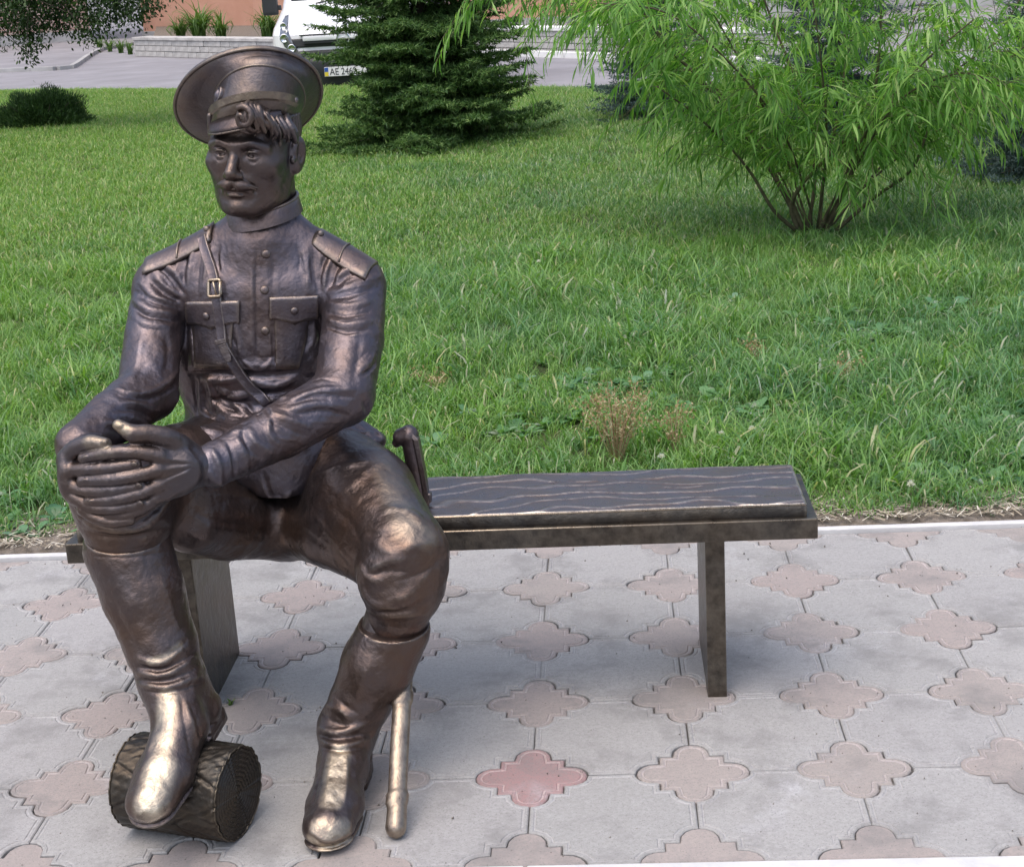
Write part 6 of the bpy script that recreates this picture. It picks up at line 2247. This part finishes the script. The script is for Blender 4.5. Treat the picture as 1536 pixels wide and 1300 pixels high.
def facade(name, a, b, depth, z0, z1, mat, label, plinth=0.5, rows=2):
    """house whose front runs from a to b (seen left to right)"""
    a, b = Vector((a[0], a[1], 0)), Vector((b[0], b[1], 0))
    L = (b - a).length; d = (b - a) / L; nrm = Vector((d.y, -d.x, 0))
    t = empty(name, a)
    t.rotation_euler = (0, 0, math.atan2(d.y, d.x))
    MB().box((0, 0, z0), (L, depth, z1)).build('wall', mat, t)
    MB().box((-0.02, -0.06, z0), (L + 0.02, -0.003, z0 + plinth)).build('plinth', M_CONC, t, bevel=0.01)
    MB().box((-0.3, -0.35, z1), (L + 0.3, depth + 0.3, z1 + 0.25)).build('roof', M_CONC, t)
    n = max(1, int(L / 3.2))
    for r in range(rows):
        for k in range(n):
            x = (k + 0.5) * L / n; zz = z0 + 1.9 + r * 3.0
            w = MB().box((x - 0.6, -0.05, zz), (x + 0.6, -0.004, zz + 1.5)).build('window', M_WHITE, t, bevel=0.01)
            MB().box((x - 0.52, -0.062, zz + 0.08), (x - 0.03, -0.052, zz + 1.42)).build('pane', M_GLASS, w)
            MB().box((x + 0.03, -0.062, zz + 0.08), (x + 0.52, -0.052, zz + 1.42)).build('pane', M_GLASS, w)
    tag(t, label, 'building')
    return t


facade('brick_house', (-26.0, 36.0), (-14.0, 41.6), 8, -0.30, 6.5, M_BRICK, 'old red brick building behind the hanging tree at the upper left', 0.35)
facade('peach_house', (-12.95, 43.2), (-8.9, 40.3), 8, -0.30, 7.0, M_STUCCO, 'peach stucco building block left of the white van', 0.16)
facade('peach_house', (-8.85, 39.3), (2.0, 37.0), 8, -0.30, 7.0, M_STUCCO, 'peach stucco building wing behind the white van and spruce', 0.16)
facade('beige_house', (2.2, 36.0), (26.0, 30.0), 8, -0.30, 7.0, M_STUCCO2, 'beige building seen in gaps between the willow leaves', 0.4)

# raised walk with kerb on the far side of the road
def poly_slab(name, pts, z0, z1, mat):
    n = len(pts)
    mb = MB(); mb.prism([(p.x, p.y) for p in pts], z0, z1)
    o = mb.build(name, mat, None)
    bm = bmesh.new(); bm.from_mesh(o.data); bmesh.ops.recalc_face_normals(bm, faces=bm.faces); bm.to_mesh(o.data); bm.free()
    o['kind'] = 'structure'
    return o


edge_px = [(-160, 116), (-60, 112), (0, 109), (50, 107), (85, 106), (104, 104), (113, 99), (124, 91), (138, 82), (150, 77)]
ew = [atz(x, y, ROAD_Z) for x, y in edge_px]
poly_slab('sidewalk', ew + [Vector((-11.6, 41.0, 0)), Vector((-14.3, 41.4, 0)), Vector((-32, 33.5, 0)), Vector((-30, 27, 0))], ROAD_Z - 0.02, ROAD_Z + 0.07, M_ASPHALT)
for a, b in zip(ew[:-1], ew[1:]):
    d = (b - a); L = d.length
    M = Matrix.Translation(Vector((a.x, a.y, 0))) @ Matrix.Rotation(math.atan2(d.y, d.x), 4, 'Z')
    o = MB().box((0.01, -0.10, ROAD_Z - 0.02), (L - 0.01, -0.004, ROAD_Z + 0.082), M).build('kerb_stone', M_CONC, None, bevel=0.01)
    o['kind'] = 'structure'


# low planter wall of limed blocks in front of the peach house
def block_wall(name, a, b, h, t, mat, cope, label, bl=0.36, ch=0.105):
    a, b = Vector(a), Vector(b)
    L = (b - a).length
    r = empty(name, (a.x, a.y, ROAD_Z), math.atan2(b.y - a.y, b.x - a.x))
    tag(r, label, 'wall')
    rr = random.Random(int(L * 10))
    MB().box((0, 0.03, -0.05), (L, t - 0.03, h - 0.02)).build('core', M_CONC, r)
    rows = max(1, int(round(h / ch))); chh = h / rows
    protos = []
    for k in range(3):
        m = MB().box((0.006, 0, 0.006), (bl - 0.006, 0.06, chh - 0.006)).build('brick', mat, r, bevel=0.008)
        protos.append(m.data)
        bpy.data.objects.remove(m)
    for j in range(rows):
        x = -(bl / 2 if j % 2 else 0)
        while x < L - 0.05:
            o = bpy.data.objects.new('brick', protos[rr.randrange(3)])
            COL.objects.link(o); o.parent = r
            x0 = max(x, 0.0)
            o.location = (x0, rr.uniform(-0.018, 0.0), j * chh)
            o.scale = ((min(x + bl, L) - x0) / bl, 1, 1)
            x += bl
    n = max(1, int(L / 1.0))
    for k in range(n):
        MB().box((k * L / n + 0.004, -0.04, h), ((k + 1) * L / n - 0.004, t + 0.04, h + 0.06)).build('coping_stone', cope, r, bevel=0.008)
    return r


block_wall('planter_wall', atz(203, 85, ROAD_Z), atz(470, 93, ROAD_Z), 0.36, 0.35, M_STONE, M_STONE, 'low limed block wall of the flower border left of the van')
_a, _b = atz(203, 85, ROAD_Z), atz(470, 93, ROAD_Z)
# earth behind the planter wall
bed = poly_slab('border_bed', [Vector((_a.x + 0.3, _a.y + 0.42, 0)), Vector((_b.x, _b.y + 0.42, 0)), Vector((-5.0, 38.4, 0)), Vector((-8.9, 39.2, 0)), Vector((-12.4, 42.6, 0))], ROAD_Z - 0.02, ROAD_Z + 0.30, M_SOIL)
for k, (x, y, n, h, lab) in enumerate(((300, 58, 150, 0.85, 'big clump of strap-leaved border plants above the low block wall'), (272, 58, 80, 0.62, 'small left clump of strap-leaved plants above the low block wall'),
                                     (332, 58, 90, 0.66, 'small right clump of strap-leaved plants above the low block wall'), (402, 60, 120, 0.75, 'clump of strap-leaved plants beside the van mirror'))):
    p = at(x, y, 34.0 - 0.012 * (x - 200))
    blade_clump('border_plant', (p.x, p.y, ROAD_Z + 0.29), n, h * 0.6, h * 1.25, 0.05, 1.1, M_LILY, 70 + k, lab, 'plant', 'plants in the border')
for k, (x, y) in enumerate(((150, 76), (165, 78), (182, 80), (196, 82))):
    p = atz(x, y, ROAD_Z)
    blade_clump('kerb_weed', (p.x, p.y, ROAD_Z), 60, 0.20, 0.5, 0.025, 1.0, M_LILY, 80 + k, ['dry yellowish weeds at the left end of the kerb by the block wall', 'tall weeds second from the kerb end by the block wall', 'weeds next to the corner of the block wall', 'weeds right at the corner of the block wall'][k], 'plant', 'weeds at the end of the block wall')

# grey wall with white coping and kerb beyond the willow
block_wall('garden_wall', atz(700, 79, ROAD_Z), atz(1200, 96, ROAD_Z), 0.42, 0.3, M_STONE, M_WHITE, 'grey block wall with white coping seen through the willow leaves')
_a, _b = atz(700, 81, ROAD_Z), atz(1200, 98, ROAD_Z)
_d = _b - _a
for k in range(8):
    p0 = _a + _d * (k / 8.0); p1 = _a + _d * ((k + 1) / 8.0)
    M = Matrix.Translation(Vector((p0.x, p0.y, 0))) @ Matrix.Rotation(math.atan2(_d.y, _d.x), 4, 'Z')
    o = MB().box((0.01, -0.16, ROAD_Z - 0.02), ((p1 - p0).length - 0.01, -0.03, ROAD_Z + 0.10), M).build('kerb_stone', M_WHITE, None, bevel=0.01)
    o['kind'] = 'structure'


# ------------------------------------------------------------------ white van
def van_build():
    def flat(name, col, rough, metal=0.0, coat=0.0):
        m, nt, b = new_mat(name)
        n = noise(nt, 3.0, 4, 0.6)
        c = mixc(nt, ramp(nt, n.outputs[0], [(0.4, (0, 0, 0)), (0.75, (1, 1, 1))]).outputs[0], col, tuple(x * 0.88 for x in col))
        nt.links.new(c, b.inputs['Base Color'])
        b.inputs['Roughness'].default_value = rough; b.inputs['Metallic'].default_value = metal; b.inputs['Coat Weight'].default_value = coat
        return m
    white = flat('van_paint', (0.80, 0.81, 0.83), 0.30, 0, 0.6)
    black = flat('black_plastic', (0.030, 0.032, 0.036), 0.55)
    chrome = flat('chrome', (0.75, 0.76, 0.78), 0.18, 1.0)
    glass = flat('van_glass', (0.05, 0.06, 0.07), 0.06)
    lens = flat('lamp_lens', (0.20, 0.21, 0.23), 0.12, 0.5, 0.8)
    rub = flat('tyre_rubber', (0.022, 0.022, 0.023), 0.85)
    ink = flat('plate_ink', (0.02, 0.02, 0.022), 0.6)
    platew = flat('plate_white', (0.82, 0.82, 0.82), 0.5)
    blue = flat('plate_blue', (0.03, 0.10, 0.40), 0.5)
    yel = flat('plate_yellow', (0.75, 0.60, 0.05), 0.5)
    t = empty('van', (-2.92, 16.75, ROAD_Z))
    tag(t, 'white delivery van parked nose towards the lawn behind the spruce', 'van')
    # body: plan outlines stacked over height (front at y=0, tail at y=5)
    def outline(y0, hw, cr, n=10):
        pts = []
        for k in range(n + 1):
            a = math.pi / 2 * k / n
            pts.append((-hw + cr * (1 - math.sin(a)) , y0 + 0.35 * cr * (1 - math.cos(a)) + 0.65 * cr * (1 - math.cos(a)) ** 2))
        left = [(-hw + cr * (1 - math.cos(math.pi / 2 * k / n)), y0 + cr * (1 - math.sin(math.pi / 2 * k / n))) for k in range(n + 1)]   # from side to nose
        right = [(-x, y) for x, y in left[::-1]]
        return [(-hw, 5.0)] + left + right + [(hw, 5.0)]
    st = [(0.30, 0.06, 0.90, 0.30), (0.42, 0.02, 0.93, 0.32), (0.62, 0.00, 0.95, 0.34), (0.72, 0.03, 0.95, 0.36), (0.95, 0.06, 0.95, 0.38), (1.02, 0.14, 0.95, 0.42), (1.12, 0.36, 0.94, 0.46), (1.24, 0.72, 0.93, 0.40),
          (1.30, 0.86, 0.93, 0.34), (1.60, 1.18, 0.89, 0.30), (1.95, 1.52, 0.85, 0.28), (2.10, 1.75, 0.82, 0.30), (2.20, 2.05, 0.74, 0.30), (2.23, 2.4, 0.60, 0.30)]
    rows = [[(x, y, z) for x, y in outline(y0, hw, cr)] for z, y0, hw, cr in st]
    n = len(rows[0])
    v = [p for r in rows for p in r]
    f = [(i * n + k, i * n + (k + 1) % n, (i + 1) * n + (k + 1) % n, (i + 1) * n + k) for i in range(len(rows) - 1) for k in range(n)]
    f += [tuple(range(n - 1, -1, -1)), tuple((len(rows) - 1) * n + k for k in range(n))]
    mb = MB(); mb.add(v, f); mb.build('body', white, t, smooth=False)
    # panels laid on the nose: rows of the same stack, pushed out a little
    def panel(name, z0, z1, k0, k1, out, mat, parent=None, m=6, shrink=0.0):
        zs = np.linspace(z0, z1, m)
        S = np.array([s for s in st])
        V_, F_ = [], []
        for z in zs:
            y0, hw, cr = (np.interp(z, S[:, 0], S[:, q]) for q in (1, 2, 3))
            o = outline(y0 - out, hw + out, cr)
            seg = np.array(o)
            u = np.linspace(k0, k1, 24)
            # parameter along the nose: 0 left side .. 1 right side, by index
            idx = 1 + u * (n - 3)
            xs = np.interp(idx, np.arange(n), seg[:, 0]); ys = np.interp(idx, np.arange(n), seg[:, 1])
            V_ += [(x, y, z) for x, y in zip(xs, ys)]
        for j in range(m - 1):
            for i in range(23):
                a = j * 24 + i
                F_.append((a, a + 1, a + 25, a + 24))
        b = MB(); b.add(V_, F_); o = b.build(name, mat, parent or t, smooth=True)
        so = o.modifiers.new('thick', 'SOLIDIFY'); so.thickness = out * 1.5; so.offset = -1
        return o
    panel('windscreen', 1.335, 1.96, 0.30, 0.70, 0.006, glass)
    gr = panel('grille', 0.80, 0.905, 0.40, 0.60, 0.010, black)
    bar = MB().box((-0.50, -0.035, 0.875), (0.50, 0.05, 0.935)).build('grille_bar', white, t, bevel=0.02)
    MB().box((-0.54, -0.012, 0.942), (0.54, 0.06, 0.952)).build('bonnet_gap', black, t)
    MB().box((-0.50, -0.020, 0.845), (0.50, 0.05, 0.872)).build('bonnet_gap', black, t)
    panel('bumper', 0.28, 0.69, 0.02, 0.98, 0.03, black)
    panel('bumper_skirt', 0.60, 0.76, 0.30, 0.70, 0.02, black)
    for sg in (-1, 1):
        k0, k1 = (0.12, 0.40) if sg < 0 else (0.60, 0.88)
        # headlamp: tall swept lens, a polygon on the wing
        pts = [(-0.52, 0.70), (-0.62, 0.73), (-0.74, 0.82), (-0.80, 0.95), (-0.82, 1.08), (-0.80, 1.17), (-0.76, 1.18), (-0.70, 1.02), (-0.62, 0.84)]
        S = np.array(st)
        V_ = []
        def nose_y(x, z):
            y0, hw, cr = (np.interp(z, S[:, 0], S[:, q]) for q in (1, 2, 3))
            o = np.array(outline(y0, hw, cr))[1:n // 2 + 1]
            return np.interp(x, o[:, 0], o[:, 1])
        front = [(x, nose_y(x, z) - 0.050, z) for x, z in pts]; back = [(x, nose_y(x, z) + 0.03, z) for x, z in pts]
        cx = sum(p[0] for p in pts) / len(pts); cz = sum(p[1] for p in pts) / len(pts)
        m = len(pts)
        V_ = front + back + [(cx, nose_y(cx, cz) - 0.085, cz)]
        F_ = [(k, (k + 1) % m, 2 * m) for k in range(m)] + [(k, m + k, m + (k + 1) % m, (k + 1) % m) for k in range(m)]
        V_ = [(-sg * x if sg > 0 else x, y, z) for x, y, z in V_]
        if sg > 0: F_ = [q[::-1] for q in F_]
        b = MB(); b.add(V_, F_); hl = b.build('headlight', lens, t)
        for (x, z, r) in ((-0.64, 0.80, 0.05), (-0.73, 0.92, 0.055), (-0.77, 1.06, 0.04)):
            X = x if sg < 0 else -x
            M = Matrix.Translation((X, nose_y(x, z) - 0.085, z)) @ Matrix.Rotation(math.pi / 2, 4, 'X')
            MB().lathe([(r, -0.01), (r, 0.004), (r * 0.82, 0.006), (r * 0.7, -0.001), (0.0001, 0.003)], 14, M).build('lamp_bulb', chrome, hl, smooth=True)
        # mirror on its arm
        mi = MB().box((-0.10, -0.05, -0.16), (0.10, 0.05, 0.17)).build('mirror', black, t, bevel=0.04)
        mi.location = (sg * 1.06, 0.98, 1.33)
        MB().box((-0.10 if sg > 0 else 0.06, -0.02, -0.10), (-0.06 if sg > 0 else 0.14, 0.03, -0.04)).build('mirror_arm', black, mi, bevel=0.01)
        for yy in (0.85, 4.1):
            M = Matrix.Translation((sg * 0.86, yy, 0.33)) @ Matrix.Rotation(math.pi / 2, 4, 'Y')
            w = MB().lathe([(0.20, -0.11), (0.31, -0.10), (0.33, -0.06), (0.33, 0.06), (0.31, 0.10), (0.20, 0.11)], 28, M).build('wheel', rub, t, smooth=True)
            MB().lathe([(0.0001, -0.095), (0.19, -0.09), (0.205, -0.10), (0.205, 0.10), (0.19, 0.09), (0.0001, 0.095)], 24, M).build('rim', chrome, w, smooth=True)
    # emblem: ring with a lightning bar
    e = MB()
    e.tube([(0.075 * math.cos(a), -0.045, 0.885 + 0.075 * math.sin(a)) for a in np.linspace(0, 2 * math.pi, 33)], 0.010, 8, cap=False)
    em = e.build('emblem', chrome, t, smooth=True)
    z = 0.885
    b = MB(); pts = [(-0.115, z - 0.004), (0.012, z - 0.004), (-0.018, z - 0.016), (0.115, z + 0.004), (-0.012, z + 0.004), (0.018, z + 0.016)]
    b.prism([(x, y) for x, y in pts], 0.040, 0.054, Matrix.Rotation(math.pi / 2, 4, 'X'))
    b.build('emblem_bar', chrome, em)
    # number plate AE 2462
    pl = MB().box((-0.26, -0.060, 0.445), (0.26, -0.048, 0.557)).build('number_plate', platew, t, bevel=0.003)
    MB().box((-0.257, -0.0625, 0.45), (-0.212, -0.0605, 0.499)).build('plate_band', yel, pl)
    MB().box((-0.257, -0.0625, 0.5005), (-0.212, -0.0605, 0.552)).build('plate_band', blue, pl)
    for txt, x in (('AE', -0.195), ('2462', -0.055)):
        cu = bpy.data.curves.new('letters', 'FONT'); cu.body = txt; cu.size = 0.112; cu.extrude = 0.001; cu.space_character = 1.0
        tmp = bpy.data.objects.new('letters', cu); COL.objects.link(tmp)
        bpy.context.view_layer.update()
        me = bpy.data.meshes.new_from_object(tmp.evaluated_get(bpy.context.evaluated_depsgraph_get()))
        bpy.data.objects.remove(tmp)
        me.materials.clear(); me.materials.append(ink)
        o = bpy.data.objects.new('plate_letters', me); COL.objects.link(o); o.parent = pl
        o.location = (x, -0.0625, 0.462); o.rotation_euler = (math.pi / 2, 0, 0); o.scale = (0.86, 1, 1)
    # wipers on the scuttle
    for x in (-0.45, 0.1):
        MB().tube([(x, 0.83, 1.29), (x + 0.25, 0.86, 1.335), (x + 0.5, 0.90, 1.345)], 0.010, 6).build('wiper', black, t)
    return t


van_build()
